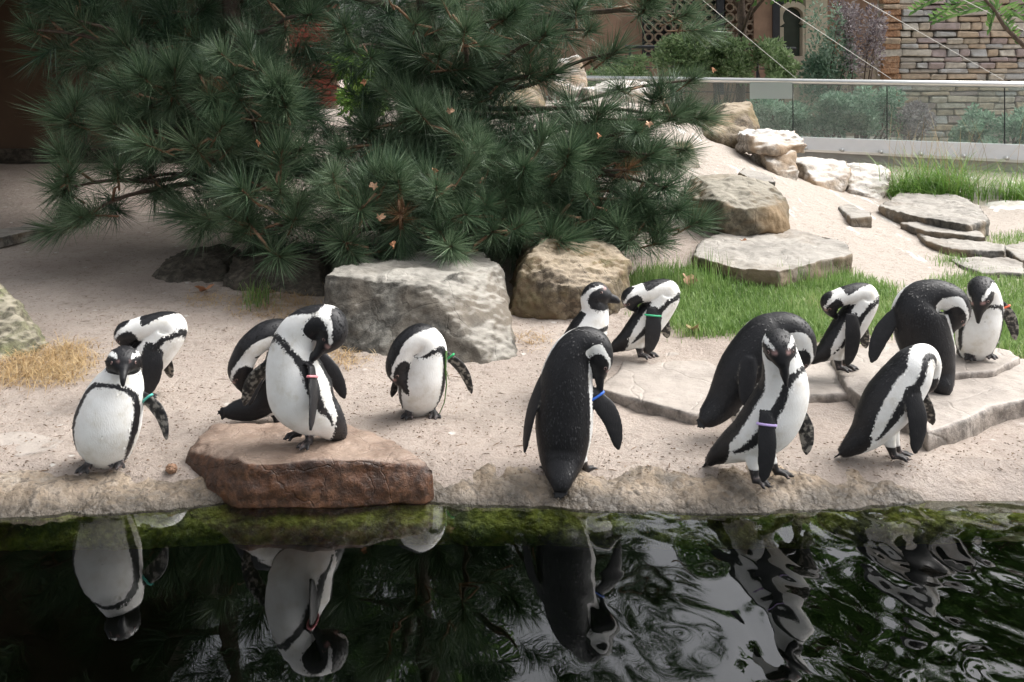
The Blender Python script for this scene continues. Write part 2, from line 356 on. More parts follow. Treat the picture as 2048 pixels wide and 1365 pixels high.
wl = [(-900, 1040), (0, 1038), (200, 1030), (350, 1020), (450, 1004), (860, 1008), (1000, 1012), (1200, 1022), (1400, 1030), (1700, 1020), (1900, 1000), (2048, 985), (3000, 975)]
wx = [(p - 1024) * 3.2 / F for p, q in wl]; wy = [2 * EYE * 1000 / (q - 150) for p, q in wl]
def edgeY(x): return float(np.interp(x, wx, wy))
prof = [(.42, .020), (.34, .036), (.27, .050), (.20, .058), (.15, .056), (.11, .050), (.07, .038), (.035, .020), (.012, .006), (0, -.006), (-.004, -.02)]
low = [(3.185, -.035), (3.18, -.055), (3.178, -.075), (3.18, -.095), (3.19, -.112), (3.21, -.124), (3.30, -.13), (3.6, -.13), (4.2, -.13)]
kv = []; xs = np.arange(-5.2, 5.2, .016); kf = []
P_ = len(prof) + len(low)
for i, x in enumerate(xs):
    e = edgeY(x)
    for d, z in prof:
        q = Vector((x, d * 1.0, z)); nn = mnoise.fractal(q * 9, .8, 2.0, 4)
        amp = .020 if d < .3 else .006
        kv.append((x, e + d + .014 * mnoise.noise(q * 6) + .006 * mnoise.noise(q * 23), z + amp * nn * (1 if d > .008 else .3) + (.007 * mnoise.noise(q * 34) - .010 * max(0, mnoise.noise(q * 13) - .25) if .01 < d < .33 else 0)))
    for y, z in low:
        q = Vector((x, y, z)); kv.append((x, min(y, 9) + (e - 3.2) * (.35 if y < 3.25 else 0) + .010 * mnoise.noise(q * 14), z + .004 * mnoise.noise(q * 20)))
for i in range(len(xs) - 1):
    for j in range(P_ - 1):
        kf.append((i * P_ + j, i * P_ + j + 1, (i + 1) * P_ + j + 1, (i + 1) * P_ + j))
tag(link('pool_edge', mesh('pool_edge', kv, kf, True), M['kerb']), 'rough pebbly concrete lip of the pool, mossy under water', kind='structure')
wv_, wf_ = [(-6, -1.5, 0), (6, -1.5, 0), (6, 3.5, 0), (-6, 3.5, 0)], [(0, 1, 2, 3)]
tag(link('water', mesh('water', wv_, wf_), M['water']), 'dark still pool water with mirror reflections', kind='structure')
mb = MB(); mb.box((0, 3.9, -1.0), (12.4, .1, 1.7)); mb.box((0, 1.2, -1.85), (12.4, 5.6, .1)); mb.box((-6.2, 1.2, -.9), (.1, 5.4, 1.79)); mb.box((6.2, 1.2, -.9), (.1, 5.4, 1.79)); mb.box((0, -1.6, -.9), (12.2, .1, 1.79))
tag(mb.build('pool_basin', M['pool_dark']), 'dark algae-covered basin of the pool', kind='structure')

lv = []; lf = []; nxx, nyy = 60, 40
for j in range(nyy):
    for i in range(nxx):
        x = -3.4 + 3.1 * i / (nxx - 1); y = 1.6 + 1.55 * j / (nyy - 1); q = Vector((x, y, 0)); lv.append((x, y, -.40 - .9 * ss1(2.75, 3.25, y + .12 * (x + 1.2)) - .9 * ss1(-1.05, -.45, x) + .03 * mnoise.noise(q * 4)))
for j in range(nyy - 1):
    for i in range(nxx - 1): a_ = j * nxx + i; lf.append((a_, a_ + 1, a_ + nxx + 1, a_ + nxx))
tag(link('pool_shelf', mesh('pool_shelf', lv, lf, True), M['pool_ledge']), 'green algae shelf under the water', kind='structure')
# ------------------------------------------------------------------ stones
def stonify(name, v, f, mat, vox, amp, freq, strata=0., seed=0, smooth_it=0):
    me = bpy.data.meshes.new('tmp'); me.from_pydata([tuple(x) for x in v], [], f); me.update()
    o = bpy.data.objects.new('tmp', me); COL.objects.link(o)
    r = o.modifiers.new('r', 'REMESH'); r.mode = 'VOXEL'; r.voxel_size = vox; r.use_smooth_shade = True
    s = o.modifiers.new('s', 'SMOOTH'); s.factor = .5; s.iterations = smooth_it
    dg = bpy.context.evaluated_depsgraph_get(); ev = o.evaluated_get(dg)
    m2 = bpy.data.meshes.new_from_object(ev); bpy.data.objects.remove(o); bpy.data.meshes.remove(me)
    m2.name = name
    n = len(m2.vertices); co = np.empty(n * 3); m2.vertices.foreach_get('co', co); co = co.reshape(-1, 3)
    no = np.empty(n * 3); m2.vertices.foreach_get('normal', no); no = no.reshape(-1, 3)
    off = Vector((seed * 3.7, seed * 1.3, 0)); d = np.empty(n)
    for i in range(n):
        q = Vector(co[i]) + off
        h = mnoise.fractal(q * freq, .7, 2.1, 6) - 1.0 * max(0., .16 - abs(mnoise.noise(q * freq * .55))) * 6 * .5 + .35 * mnoise.noise(q * freq * 6)
        if strata: h += strata * mnoise.noise(Vector((q.x * freq * .35, q.y * freq * .35, q.z * freq * 5)))
        d[i] = h * amp
    co = co + no * d[:, None]; m2.vertices.foreach_set('co', co.reshape(-1)); m2.update()
    m2.materials.clear(); m2.materials.append(mat)
    return m2
def hull(pts, chisel=0):
    bm = bmesh.new()
    for p in pts: bm.verts.new(p)
    bmesh.ops.convex_hull(bm, input=bm.verts)
    for x in [q for q in bm.verts if not q.link_faces]: bm.verts.remove(x)
    for _ in range(chisel):      # broken facets
        n_ = Vector((random.gauss(0, 1), random.gauss(0, 1), random.gauss(0, .8))).normalized(); ds = [x.co.dot(n_) for x in bm.verts]
        lim = min(ds) + (max(ds) - min(ds)) * random.uniform(.90, .97)
        bmesh.ops.bisect_plane(bm, geom=bm.verts[:] + bm.edges[:] + bm.faces[:], plane_co=n_ * lim, plane_no=n_, clear_outer=True)
        P2 = [x.co.copy() for x in bm.verts]; bm.clear(); [bm.verts.new(q) for q in P2]; bmesh.ops.convex_hull(bm, input=bm.verts)
        for x in [q for q in bm.verts if not q.link_faces]: bm.verts.remove(x)
    bm.verts.index_update(); v = [x.co.copy() for x in bm.verts]; f = [tuple(q.index for q in p.verts) for p in bm.faces]; bm.free()
    return v, f
def place(name, me, label, cat='rock', group=None):
    n = len(me.vertices); co = np.empty(n * 3); me.vertices.foreach_get('co', co); co = co.reshape(-1, 3)
    b = Vector(((co[:, 0].min() + co[:, 0].max()) / 2, (co[:, 1].min() + co[:, 1].max()) / 2, co[:, 2].min()))
    co -= np.array(b); me.vertices.foreach_set('co', co.reshape(-1)); me.update()
    o = link(name, me); o.location = b; return tag(o, label, cat, group)
def boulder(pts, mat, label, amp=.02, freq=5., strata=0., vox=.012, back=0.5, name='boulder', sink=.06, chisel=6):
    P = [W(*p) for p in pts]; P += [Vector((p.x, p.y + back, p.z - .02)) for p in P] if back else []
    zmin = min(p.z for p in P); P += [Vector((p.x * 1.0, p.y, zmin - sink)) for p in P if p.z < zmin + .15]
    v, f = hull(P, chisel); me = stonify(name, v, f, mat, vox, amp, freq, strata, random.random() * 20)
    return place(name, me, label)
def slab(poly, z, th, mat, label, amp=.008, freq=6., strata=.5, vox=.014, tilt=(0, 0), name='stone_slab'):
    if z is None: z = max(on_ground(px, py).z for px, py in poly) + .022
    T = [G(px, py, z) for px, py in poly]; c = sum(T, Vector()) / len(T)
    for p in T: p.z += (p.x - c.x) * tilt[0] + (p.y - c.y) * tilt[1]
    n = len(T); B = [Vector((p.x, p.y, p.z - th)) for p in T]
    area = sum(T[i].x * T[(i + 1) % n].y - T[(i + 1) % n].x * T[i].y for i in range(n))
    f = [tuple(range(n)), tuple(range(n, 2 * n))[::-1]] + [(i, i + n, (i + 1) % n + n, (i + 1) % n) for i in range(n)]
    if area < 0: f = [q[::-1] for q in f]
    bm = bmesh.new(); vs = [bm.verts.new(p) for p in T + B]; [bm.faces.new([vs[i] for i in q]) for q in f]
    bmesh.ops.triangulate(bm, faces=bm.faces); bmesh.ops.recalc_face_normals(bm, faces=bm.faces); bm.verts.index_update()
    v = [x.co.copy() for x in bm.verts]; f = [tuple(q.index for q in p.verts) for p in bm.faces]; bm.free()
    me = stonify(name, v, f, mat, vox, amp, freq, strata, random.random() * 20)
    return place(name, me, label)
boulder([(650, 548, 4.88), (740, 504, 5.6), (965, 503, 5.6), (1002, 535, 5.2), (905, 545, 4.9), (848, 572, 4.72), (645, 600, 4.85), (650, 690, 4.8), (700, 722, 4.6), (865, 728, 4.55), (1000, 750, 4.42), (1042, 738, 4.5), (1030, 680, 4.75), (990, 570, 5.0)], M['grey_rock'], 'large grey flat-topped boulder with dark front face beside the pine', .016, 5, .3, back=0, chisel=0)
boulder([(1080, 482, 5.45), (1150, 482, 5.5), (1235, 494, 5.5), (1262, 530, 5.4), (1262, 620, 5.3), (1240, 655, 5.2), (1120, 676, 5.1), (1055, 664, 5.1), (1016, 632, 5.15), (1034, 560, 5.2), (1056, 510, 5.3), (1130, 570, 5.02), (1210, 580, 5.08)], M['brown_rock'], 'brownish rounded boulder on sand next to the grass strip', .022, 6, .2, back=.6)
slab([(1385, 505), (1400, 482), (1470, 464), (1600, 466), (1690, 486), (1708, 508), (1640, 520), (1560, 534), (1480, 528), (1430, 518)], .345, .15, M['slate'], 'broad grey slate slab under the olive boulder, above the grass', .014, 5, 1.0, tilt=(.02, .03))
boulder([(1382, 400, 6.75), (1398, 455, 6.6), (1450, 476, 6.5), (1540, 478, 6.5), (1580, 448, 6.65), (1574, 400, 6.75), (1545, 365, 6.9), (1480, 356, 6.95), (1410, 362, 6.95), (1440, 410, 6.45), (1520, 425, 6.45)], M['olive_rock'], 'olive brown angular boulder resting on the slate slab', .014, 5, .2, back=.5, sink=.0)
boulder([(-90, 566, 4.9), (-20, 570, 4.85), (24, 612, 4.75), (58, 660, 4.68), (80, 692, 4.62), (70, 718, 4.58), (0, 735, 4.5), (-100, 735, 4.5), (-120, 600, 4.8)], M['moss_rock'], 'mossy yellowish boulder with straw at its foot', .02, 7, .2, back=.12)
boulder([(372, 908, 3.42), (394, 872, 3.5), (430, 846, 3.62), (690, 846, 3.62), (790, 880, 3.48), (834, 912, 3.32), (866, 938, 3.28), (700, 920, 3.25), (596, 916, 3.26), (495, 928, 3.22), (474, 996, 3.22), (416, 968, 3.30), (852, 986, 3.25), (640, 1003, 3.22), (430, 890, 3.65), (690, 890, 3.65)], M['red_rock'], 'reddish brown slab rock at the pool edge with a penguin standing on it', .009, 6, .6, vox=.010, back=0, name='flat_rock', sink=.03, chisel=0)
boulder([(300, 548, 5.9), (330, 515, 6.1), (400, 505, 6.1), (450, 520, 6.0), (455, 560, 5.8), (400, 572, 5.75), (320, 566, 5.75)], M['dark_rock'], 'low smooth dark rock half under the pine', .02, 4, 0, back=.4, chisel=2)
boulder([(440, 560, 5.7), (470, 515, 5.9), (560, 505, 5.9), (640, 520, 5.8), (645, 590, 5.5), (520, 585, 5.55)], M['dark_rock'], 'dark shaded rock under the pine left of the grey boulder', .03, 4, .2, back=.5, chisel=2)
# flagstones on which the right-hand penguins stand
slab([(1192, 776), (1235, 742), (1262, 690), (1440, 674), (1560, 668), (1680, 684), (1775, 740), (1740, 786), (1625, 790), (1560, 798), (1460, 812), (1390, 830), (1280, 800)], .115, .11, M['flag'], 'flat pinkish flagstone with a broken front edge behind the back-turned penguin', .005, 5, .5, name='flagstone')
slab([(1660, 712), (1760, 682), (1900, 690), (2120, 730), (2200, 790), (2048, 800), (1985, 812), (1935, 838), (1852, 866), (1836, 836), (1750, 812), (1690, 770)], .145, .14, M['flag'], 'thick flagstone with dark broken edge beside the grass', .006, 5, .6, name='flagstone')
slab([(1850, 700), (1930, 684), (2020, 700), (2040, 716), (1988, 742), (1900, 748)], .17, .06, M['flag'], 'small flagstone layered on the thick one', .004, 6, .5, name='flagstone')
slab([(-60, 870), (60, 862), (130, 880), (110, 905), (20, 912), (-60, 905)], .070, .04, M['flag'], 'cracked flat stone flush with the sand beside the mossy boulder', .006, 8, .6, name='flagstone')
slab([(-200, 462), (0, 458), (90, 444), (110, 452), (0, 474), (-200, 480)], .34, .08, M['slate'], 'low stone edging strip on the shaded sand', .01, 6, .4, name='stone_edging')
# bank on the right
boulder([(1430, 240, 10.2), (1450, 205, 10.4), (1505, 202, 10.4), (1525, 250, 10.2), (1480, 282, 9.8), (1420, 275, 9.8)], M['brown_rock'], 'tall brown rock at the crest of the pale bank behind pine tips', .03, 4, .3, vox=.03)
boulder([(1496, 270, 9.3), (1530, 258, 9.5), (1600, 262, 9.5), (1612, 285, 9.3), (1590, 304, 9.1), (1510, 292, 9.1)], M['pale_rock'], 'white streaked layered ledge rock on top of its stack', .03, 5, 1., vox=.025, sink=0)
boulder([(1520, 300, 9.2), (1590, 304, 9.2), (1602, 350, 9.0), (1590, 372, 8.9), (1535, 335, 9.)], M['pale_rock'], 'pale weathered rock under the layered ledge rock', .03, 5, .6, vox=.025)
boulder([(1604, 325, 9.4), (1640, 318, 9.6), (1706, 326, 9.5), (1705, 350, 9.3), (1680, 392, 9.1), (1620, 372, 9.1)], M['pale_rock'], 'flat-topped pale block rock between two others below the glass fence', .018, 5, .2, vox=.025)
boulder([(1698, 345, 9.4), (1720, 330, 9.6), (1780, 334, 9.5), (1792, 360, 9.3), (1765, 405, 9.0), (1700, 390, 9.1)], M['pale_rock'], 'rust-streaked pale block rock next to the tall sedge', .022, 5, .3, vox=.025)
slab([(1476, 345), (1490, 335), (1545, 352), (1552, 364), (1520, 364)], None, .09, M['slate'], 'small dark slate on the upper bank', .01, 8, .8)
slab([(1676, 412), (1700, 407), (1742, 424), (1744, 434), (1700, 436)], None, .09, M['slate'], 'small grey slate embedded halfway down the pale bank', .008, 8, .6)
slab([(1758, 412), (1800, 384), (1905, 384), (1960, 408), (1978, 440), (1940, 452), (1860, 440), (1790, 424)], .33, .12, M['slate'], 'large weathered slab at the top of the layered steps', .016, 5, 1.2, tilt=(-.03, 0))
slab([(1800, 446), (1850, 440), (1960, 462), (1972, 474), (1850, 462)], .285, .06, M['slate'], 'thin slate step under the large weathered slab', .008, 7, 1.2)
slab([(1830, 462), (1880, 460), (2012, 488), (2012, 502), (1900, 494), (1850, 480)], .25, .08, M['slate'], 'lowest layered slate step with splintered edge', .012, 7, 1.4)
slab([(1900, 520), (1990, 510), (2048, 524), (2050, 545), (1960, 545)], .20, .06, M['slate'], 'half-buried slate in the grass below the steps', .01, 7, .8)
slab([(2000, 490), (2060, 482), (2120, 500), (2110, 522), (2040, 520)], .215, .05, M['slate'], 'grey slate flush with the sand right of the steps', .008, 7, .8)
boulder([(1940, 392, 9.4), (1955, 378, 9.6), (2012, 378, 9.6), (2016, 398, 9.4), (1995, 420, 9.2), (1945, 420, 9.2)], M['slate'], 'blocky small stone below the sedge', .012, 6, .5, vox=.025, back=.3)
boulder([(1978, 430, 8.6), (2000, 410, 8.8), (2060, 404, 8.9), (2110, 412, 8.8), (2110, 440, 8.5), (2000, 440, 8.5)], M['pale_rock'], 'low pale rounded stone on the sand by the sedge', .014, 5, .2, vox=.025, back=.3)
boulder([(1940, 450, 8.3), (1965, 440, 8.4), (1998, 450, 8.3), (1998, 475, 8.1), (1945, 475, 8.1)], M['brown_rock'], 'small brown stone wedged beside the slate steps', .012, 6, .3, vox=.02, back=.25)
# stones seen through the pine
boulder([(1100, 170, 11.5), (1118, 118, 11.8), (1160, 112, 11.8), (1176, 150, 11.6), (1178, 186, 11.4), (1105, 192, 11.3)], M['pale_rock'], 'upright pale rock behind the pine at the end of the rail', .03, 4, .3, vox=.03)
boulder([(1168, 178, 11.2), (1230, 162, 11.4), (1330, 166, 11.4), (1345, 190, 11.1), (1320, 225, 10.9), (1190, 225, 10.9)], M['pale_rock'], 'flat white-topped rock below the rail behind pine tips', .03, 4, .3, vox=.03)
boulder([(880, 190, 11.2), (930, 140, 11.6), (1040, 142, 11.6), (1095, 170, 11.4), (1090, 215, 11.0), (900, 225, 11.0)], M['brown_rock'], 'wide sandy brown rock seen through the pine', .03, 3, .2, vox=.035)
boulder([(1240, 300, 8.4), (1290, 285, 8.6), (1390, 282, 8.7), (1400, 330, 8.4), (1380, 360, 8.2), (1250, 350, 8.2)], M['olive_rock'], 'dark grey rock in shade behind the pine boughs, right', .025, 4, .4, vox=.03)

# ------------------------------------------------------------------ penguins
def penguin_mat():
    m, nt, b = newmat('plumage'); p = coords(nt)
    at = lambda n: N(nt, 'ShaderNodeAttribute', attribute_name=n).outputs['Fac']
    blk, mot, foot, pink = at('blk'), at('mot'), at('foot'), at('pink')
    nf = noise_tex(nt, p, 140, 4, .6); nm = noise_tex(nt, p, 45, 5, .65); nl = noise_tex(nt, p, 14, 4)
    t = math_n(nt, 'ADD', blk, math_n(nt, 'MULTIPLY', math_n(nt, 'SUBTRACT', nf, .5), 1.0))
    t = math_n(nt, 'ADD', t, math_n(nt, 'MULTIPLY', math_n(nt, 'SUBTRACT', nm, .5), .6))
    f = ramp(nt, math_n(nt, 'ADD', t, .5), [(.38, (0, 0, 0)), (.62, (1, 1, 1))])
    black = ramp(nt, nm, [(.3, (.005, .005, .0065)), (.6, (.010, .010, .012)), (.75, (.024, .023, .024))])
    white = ramp(nt, nl, [(.3, (.60, .57, .50)), (.45, (.74, .73, .70)), (.6, (.80, .80, .78))])
    col = mixc(nt, f, white, black)
    mcol = ramp(nt, noise_tex(nt, p, 60, 3, .5), [(.40, (.012, .012, .013)), (.52, (.06, .055, .05)), (.60, (.26, .24, .21))])
    col = mixc(nt, mot, col, mcol)
    fcol = ramp(nt, noise_tex(nt, p, 50, 3), [(.48, (.016, .015, .016)), (.60, (.06, .05, .05)), (.72, (.30, .22, .20))])
    col = mixc(nt, foot, col, fcol)
    col = mixc(nt, pink, col, (.60, .36, .33))
    nt.links.new(col, b.inputs['Base Color'])
    nt.links.new(math_n(nt, 'SUBTRACT', .72, math_n(nt, 'MULTIPLY', f, .24)), b.inputs['Roughness'])
    b.inputs['Specular IOR Level'].default_value = .4
    mp = N(nt, 'ShaderNodeMapping'); mp.inputs['Scale'].default_value = (1, 1, .4); nt.links.new(p, mp.inputs[0])
    bump(nt, b, noise_tex(nt, mp.outputs[0], 230, 3, .6), .4, .003)
    return m
M['plumage'] = penguin_mat()
def catmull(P, n):
    P = np.asarray(P, float); m = len(P)
    Q = np.vstack([2 * P[0] - P[1], P, 2 * P[-1] - P[-2]]); out = []
    for t in np.linspace(0, m - 1, n):
        i = min(int(t), m - 2); u = t - i
        a, b, c, d = Q[i], Q[i + 1], Q[i + 2], Q[i + 3]
        out.append(.5 * (2 * b + (c - a) * u + (2 * a - 5 * b + 4 * c - d) * u * u + (3 * b - a - 3 * c + d) * u ** 3))
    return np.array(out)
nrmz = lambda v: v / (np.linalg.norm(v) + 1e-9)
BAND = [(1.1, 56), (2.0, 66), (2.8, 66), (3.25, 54), (3.48, 28), (3.55, 0)]
def seg_d(k, a):
    best = np.full_like(k, 1e9)
    for (k0, a0), (k1, a1) in zip(BAND[:-1], BAND[1:]):
        p0 = np.array([k0 * 70, a0]); d = np.array([k1 * 70, a1]) - p0; L = (d ** 2).sum()
        t = np.clip(((k * 70 - p0[0]) * d[0] + (a - p0[1]) * d[1]) / L, 0, 1)
        best = np.minimum(best, np.hypot(k * 70 - p0[0] - t * d[0], a - p0[1] - t * d[1]))
    return best
def pattern(k, a):
    back = a - np.interp(k, [0, .5, .85, 1.1, 1.5, 2, 3, 3.6, 4, 4.6, 5, 5.5, 6, 6.5, 6.85, 7.05], [-40, -20, 40, 84, 98, 106, 112, 112, 110, 110, 111, 113, 117, 131, 152, 175])
    band = np.interp(k, [1.1, 1.6, 2.2, 3.2, 3.6], [5, 9, 11, 9, 6]) - seg_d(k, a)
    face = np.where(k > 4.5, np.interp(k, [4.5, 4.7, 5.0, 5.5, 6, 6.5, 6.85, 7.05, 8], [-30, 10, 62, 82, 91, 104, 130, 190, 200]) - a, -40)
    v = np.maximum(np.maximum(back, np.where(k < 3.9, band, -40)), face)
    return np.clip(v / 14., -1.2, 1.2)
WIDTHS = ([0, .12, .4, .7, .9, 1], [.6, .8, 1, .86, .58, .14])
def penguin(spec):
    """spec: Y, face (unit xy), spine [(k,px,py,dy,rw,rd,D?)], flips [(root, tip, width_px, normal, bend)], feet [(px,py,dy)]"""
    Y = spec['Y']; ppm = F / Y
    fv = nrmz(np.array([spec['face'][0], spec['face'][1], 0.])); hd = nrmz(np.array(spec['hd'], float))
    def wp(px, py, dy): return np.array(W(px, py, Y + dy))
    V, Fc, blk, mot, foot, pink = [], [], [], [], [], []; tang = {}
    def shell(rings, attrs):
        n0 = len(V); M_ = len(rings[0])
        for r, at in zip(rings, attrs):
            for q, x in zip(r, at): V.append(q); blk.append(x[0]); mot.append(x[1]); foot.append(x[2]); pink.append(x[3])
        for i in range(len(rings) - 1):
            for j in range(M_): Fc.append((n0 + i * M_ + j, n0 + i * M_ + (j + 1) % M_, n0 + (i + 1) * M_ + (j + 1) % M_, n0 + (i + 1) * M_ + j))
        Fc.append(tuple(n0 + j for j in range(M_))[::-1]); Fc.append(tuple(n0 + (len(rings) - 1) * M_ + j for j in range(M_)))
    sp = spec['spine']; ctrl = []
    for c in sp:
        k = c[0]; p = wp(c[1], c[2], c[3])
        D = np.array(c[6], float) if len(c) > 6 else (-fv if k <= 3.2 else (hd if k >= 5 else nrmz(-fv * (5 - k) + hd * (k - 3) + 1e-3)))
        tw, td = {0: (2.2, 2.2), .5: (1.05, 1.6)}.get(k, (1, 1)); ctrl.append([k, *p, c[4] * tw / ppm, c[5] * td / ppm, *nrmz(D)])
    C = catmull(ctrl, 130); SEG = 64
    kk = np.interp(np.linspace(0, len(ctrl) - 1, 130), range(len(ctrl)), [c[0] for c in ctrl])
    pts = C[:, 1:4]; T = np.gradient(pts, axis=0)
    rings, attrs = [], []; eyeL = []
    th = np.linspace(-math.pi, math.pi, SEG, endpoint=False)
    spots = [(rng.uniform(1.5, 3.3), rng.uniform(-48, 48), rng.uniform(.3, 1.6)) for _ in range(8)]
    frames = []
    for i in range(130):
        t = nrmz(T[i]); D = C[i, 6:9]; D = nrmz(D - t * D.dot(t)); L = np.cross(t, D)
        rw = max(C[i, 4], .0015); rd = max(C[i, 5], .0015); frames.append((pts[i], t, D, L, rw, rd, kk[i]))
        ring = [pts[i] - D * math.cos(x) * rd + L * math.sin(x) * rw for x in th]
        adeg = np.abs(np.degrees(th)); bl = pattern(np.full(SEG, kk[i]), adeg)
        for (sk, sa, sr) in spots:
            dd = np.hypot((kk[i] - sk) * 45, np.degrees(th) - sa); bl = np.maximum(bl, np.clip((sr - dd) / 3, -1.2, 1))
        pk = np.zeros(SEG)
        rings.append(ring); attrs.append([bl, pk])
    ih = int(np.argmin(np.abs(kk - 6.0))); hc, hT, hD, hL, hrw, hrd, _ = frames[ih]; hr = (hrw + hrd) / 2
    for i in range(130):
        bl, pk = attrs[i]
        if kk[i] > 4.2:
            d = (np.array(rings[i]) - hc) / hr; x, y, z = d @ hT, d @ hD, d @ hL
            mask = 1 - np.hypot((x - .5) / 1.35, (y + .35) / .90)
            crown = y - (.70 + .10 * np.maximum(x, 0) - .55 * np.maximum(-x - .35, 0))
            mid = np.where((x > .1) & (y > -.1), (.36 + .12 * np.clip(y, 0, 1) - np.abs(z)) * 5, -2); v_ = np.maximum(np.maximum(mask * 3.2, crown * 4.5), mid)
            w = np.clip((2.15 - np.linalg.norm(d, axis=1)) / .5, 0, 1); w = w * w * (3 - 2 * w)
            bl = np.clip(bl * (1 - w) + v_ * w, -1.2, 1.2)
            if kk[i] > 6.75: bl = np.maximum(bl, np.clip((kk[i] - 6.75) * 8 - 1, -1.2, 1.2))
            pk = np.clip(1.2 - np.hypot(x - .72, y - .46) / .17, 0, 1) * (np.abs(z) > .3) * .6
        attrs[i] = [(bl[j], 0, 0, pk[j]) for j in range(SEG)]
    shell(rings, attrs)
    for i in range(130):
        for j in range(SEG): tang[i * SEG + j] = -frames[i][1] if .25 < kk[i] < 6.3 else None
    # tail feathers: a flat wedge of quills
    p0, t0, D0, L0 = frames[0][0], frames[0][1], frames[0][2], frames[0][3]
    base = frames[9][0]
    for s in np.linspace(-1, 1, 7):
        dirv = nrmz((p0 - base) + L0 * s * .55 * np.linalg.norm(p0 - base)); ln = np.linalg.norm(p0 - base) * (1.35 - .25 * abs(s)) + .012 + rng.uniform(-.006, .006)
        rr, aa = [], []
        for u in np.linspace(0, 1, 6):
            c_ = base + dirv * ln * u; r_ = .0085 * (1 - .55 * u)
            rr.append([c_ + (L0 * math.cos(x) + D0 * math.sin(x) * .6) * r_ for x in np.linspace(0, 2 * math.pi, 8, endpoint=False)]); aa.append([(1.2, 0, 0, 0)] * 8)
        shell(rr, aa)
    # flippers
    bands = []
    for fl in spec['flips']:
        r0, t1 = wp(*fl[0]), wp(*fl[1]); near = min((f_[0] for f_ in frames if f_[6] < 3.6), key=lambda q: np.linalg.norm(q - r0)); r0 = r0 + (near - r0) * .16; wd = fl[2] / ppm / 2; Nn = nrmz(np.array(fl[3], float)); bend = np.array(fl[4], float) if len(fl) > 4 else np.zeros(3)
        ax = nrmz(t1 - r0); Nn = nrmz(Nn - ax * Nn.dot(ax)); B = np.cross(ax, Nn); rr, aa = [], []
        start = r0
        inn = (near - r0) * .55 - ax * .004
        for u in np.linspace(-.16, 1, 40):
            uu = max(u, 0.); c_ = start + (t1 - start) * uu + bend * math.sin(math.pi * uu) + (inn * (-u / .16) if u < 0 else 0)
            w_ = wd * (np.interp(uu, *WIDTHS) if u > 0 else .6 + .2 * u / .16); h_ = .0085 * (1 - .45 * uu) + (.010 * (-u / .16) ** .7 if u < 0 else 0)
            ring, at = [], []
            for x in np.linspace(0, 2 * math.pi, 28, endpoint=False):
                ring.append(c_ + B * math.cos(x) * w_ + Nn * math.sin(x) * h_)
                inner = math.sin(x) < -.12
                at.append((1.2, 1. if inner and u > .12 else 0., 0, 0))
            rr.append(ring); aa.append(at)
        shell(rr, aa)
        if len(fl) > 5 and fl[5]:
            u = .17; c_ = start + (t1 - start) * u + bend * math.sin(math.pi * u); bands.append((c_, ax, B, Nn, wd * np.interp(u, *WIDTHS) + .003, .0115, fl[5]))
    # legs and webbed feet
    for ft in spec['feet']:
        g = wp(ft[0], ft[1], ft[2]); gz = g[2] + .006; fa = nrmz(np.array([ft[3], ft[4], 0.])) if len(ft) > 3 else fv
        lat = np.array([-fa[1], fa[0], 0.]); heel = np.array([g[0], g[1], gz]) - fa * .022
        tips = []
        for s in (-1, 0, 1):
            d_ = nrmz(fa + lat * s * .42); ln = .066 if s == 0 else .058; tips.append((d_, ln))
            rr, aa = [], []
            for u in np.linspace(0, 1, 12):
                c_ = heel + d_ * ln * u + np.array([0, 0, .010 * math.sin(math.pi * min(1, u * 1.15)) + .004 * (1 - u)]); r_ = (.0085 - .002 * u + .002 * math.sin(u * 9)) if u < .9 else .0035
                rr.append([c_ + (lat * math.cos(x) + np.array([0, 0, 1.]) * math.sin(x)) * r_ for x in np.linspace(0, 2 * math.pi, 10, endpoint=False)]); aa.append([(1, 0, 1, 0)] * 10)
            shell(rr, aa)
        for s in (0, 1):     # web between neighbouring toes
            (d0, l0), (d1, l1) = tips[s], tips[s + 1]; a0, a1 = heel + d0 * l0 * .78, heel + d1 * l1 * .78
            zt, zb = np.array([0, 0, .0062]), np.array([0, 0, .0])
            n0 = len(V); V.extend([heel + zt, a0 + zt, a1 + zt, heel + zb, a0 + zb, a1 + zb])
            for L_ in (blk, mot, foot, pink): L_.extend([1. if L_ in (blk, foot) else 0.] * 6)
            for lst, val in ((blk, 1.), (mot, 0.), (foot, 1.), (pink, 0.)): lst[-6:] = [val] * 6
            Fc.extend([tuple(n0 + q for q in t) for t in ((0, 1, 2), (3, 5, 4), (0, 3, 4, 1), (1, 4, 5, 2), (2, 5, 3, 0))])
        topz = ft[5] if len(ft) > 5 else .11
        rr, aa = [], []
        body_c = frames[26][0]
        for u in np.linspace(0, 1, 8):
            c_ = heel + np.array([0, 0, topz * u + .002]) + fa * .01 * (1 - u) + (np.array([body_c[0], body_c[1], 0]) - np.array([heel[0], heel[1], 0])) * .55 * u
            r_ = .012 + .034 * u ** 1.5
            rr.append([c_ + (lat * math.cos(x) + fa * math.sin(x)) * r_ for x in np.linspace(0, 2 * math.pi, 14, endpoint=False)]); aa.append([(1 if u < .3 else -1, 0, 1 if u < .3 else 0, 0)] * 14)
        shell(rr, aa)
    me = bpy.data.meshes.new('tmp'); me.from_pydata([tuple(x) for x in V], [], Fc); me.update()
    bm = bmesh.new(); bm.from_mesh(me); bmesh.ops.recalc_face_normals(bm, faces=bm.faces); bm.to_mesh(me); bm.free()
    o = bpy.data.objects.new('tmp', me); COL.objects.link(o)
    r = o.modifiers.new('r', 'REMESH'); r.mode = 'VOXEL'; r.voxel_size = .0036; r.use_smooth_shade = True
    s = o.modifiers.new('s', 'SMOOTH'); s.factor = .5; s.iterations = 3
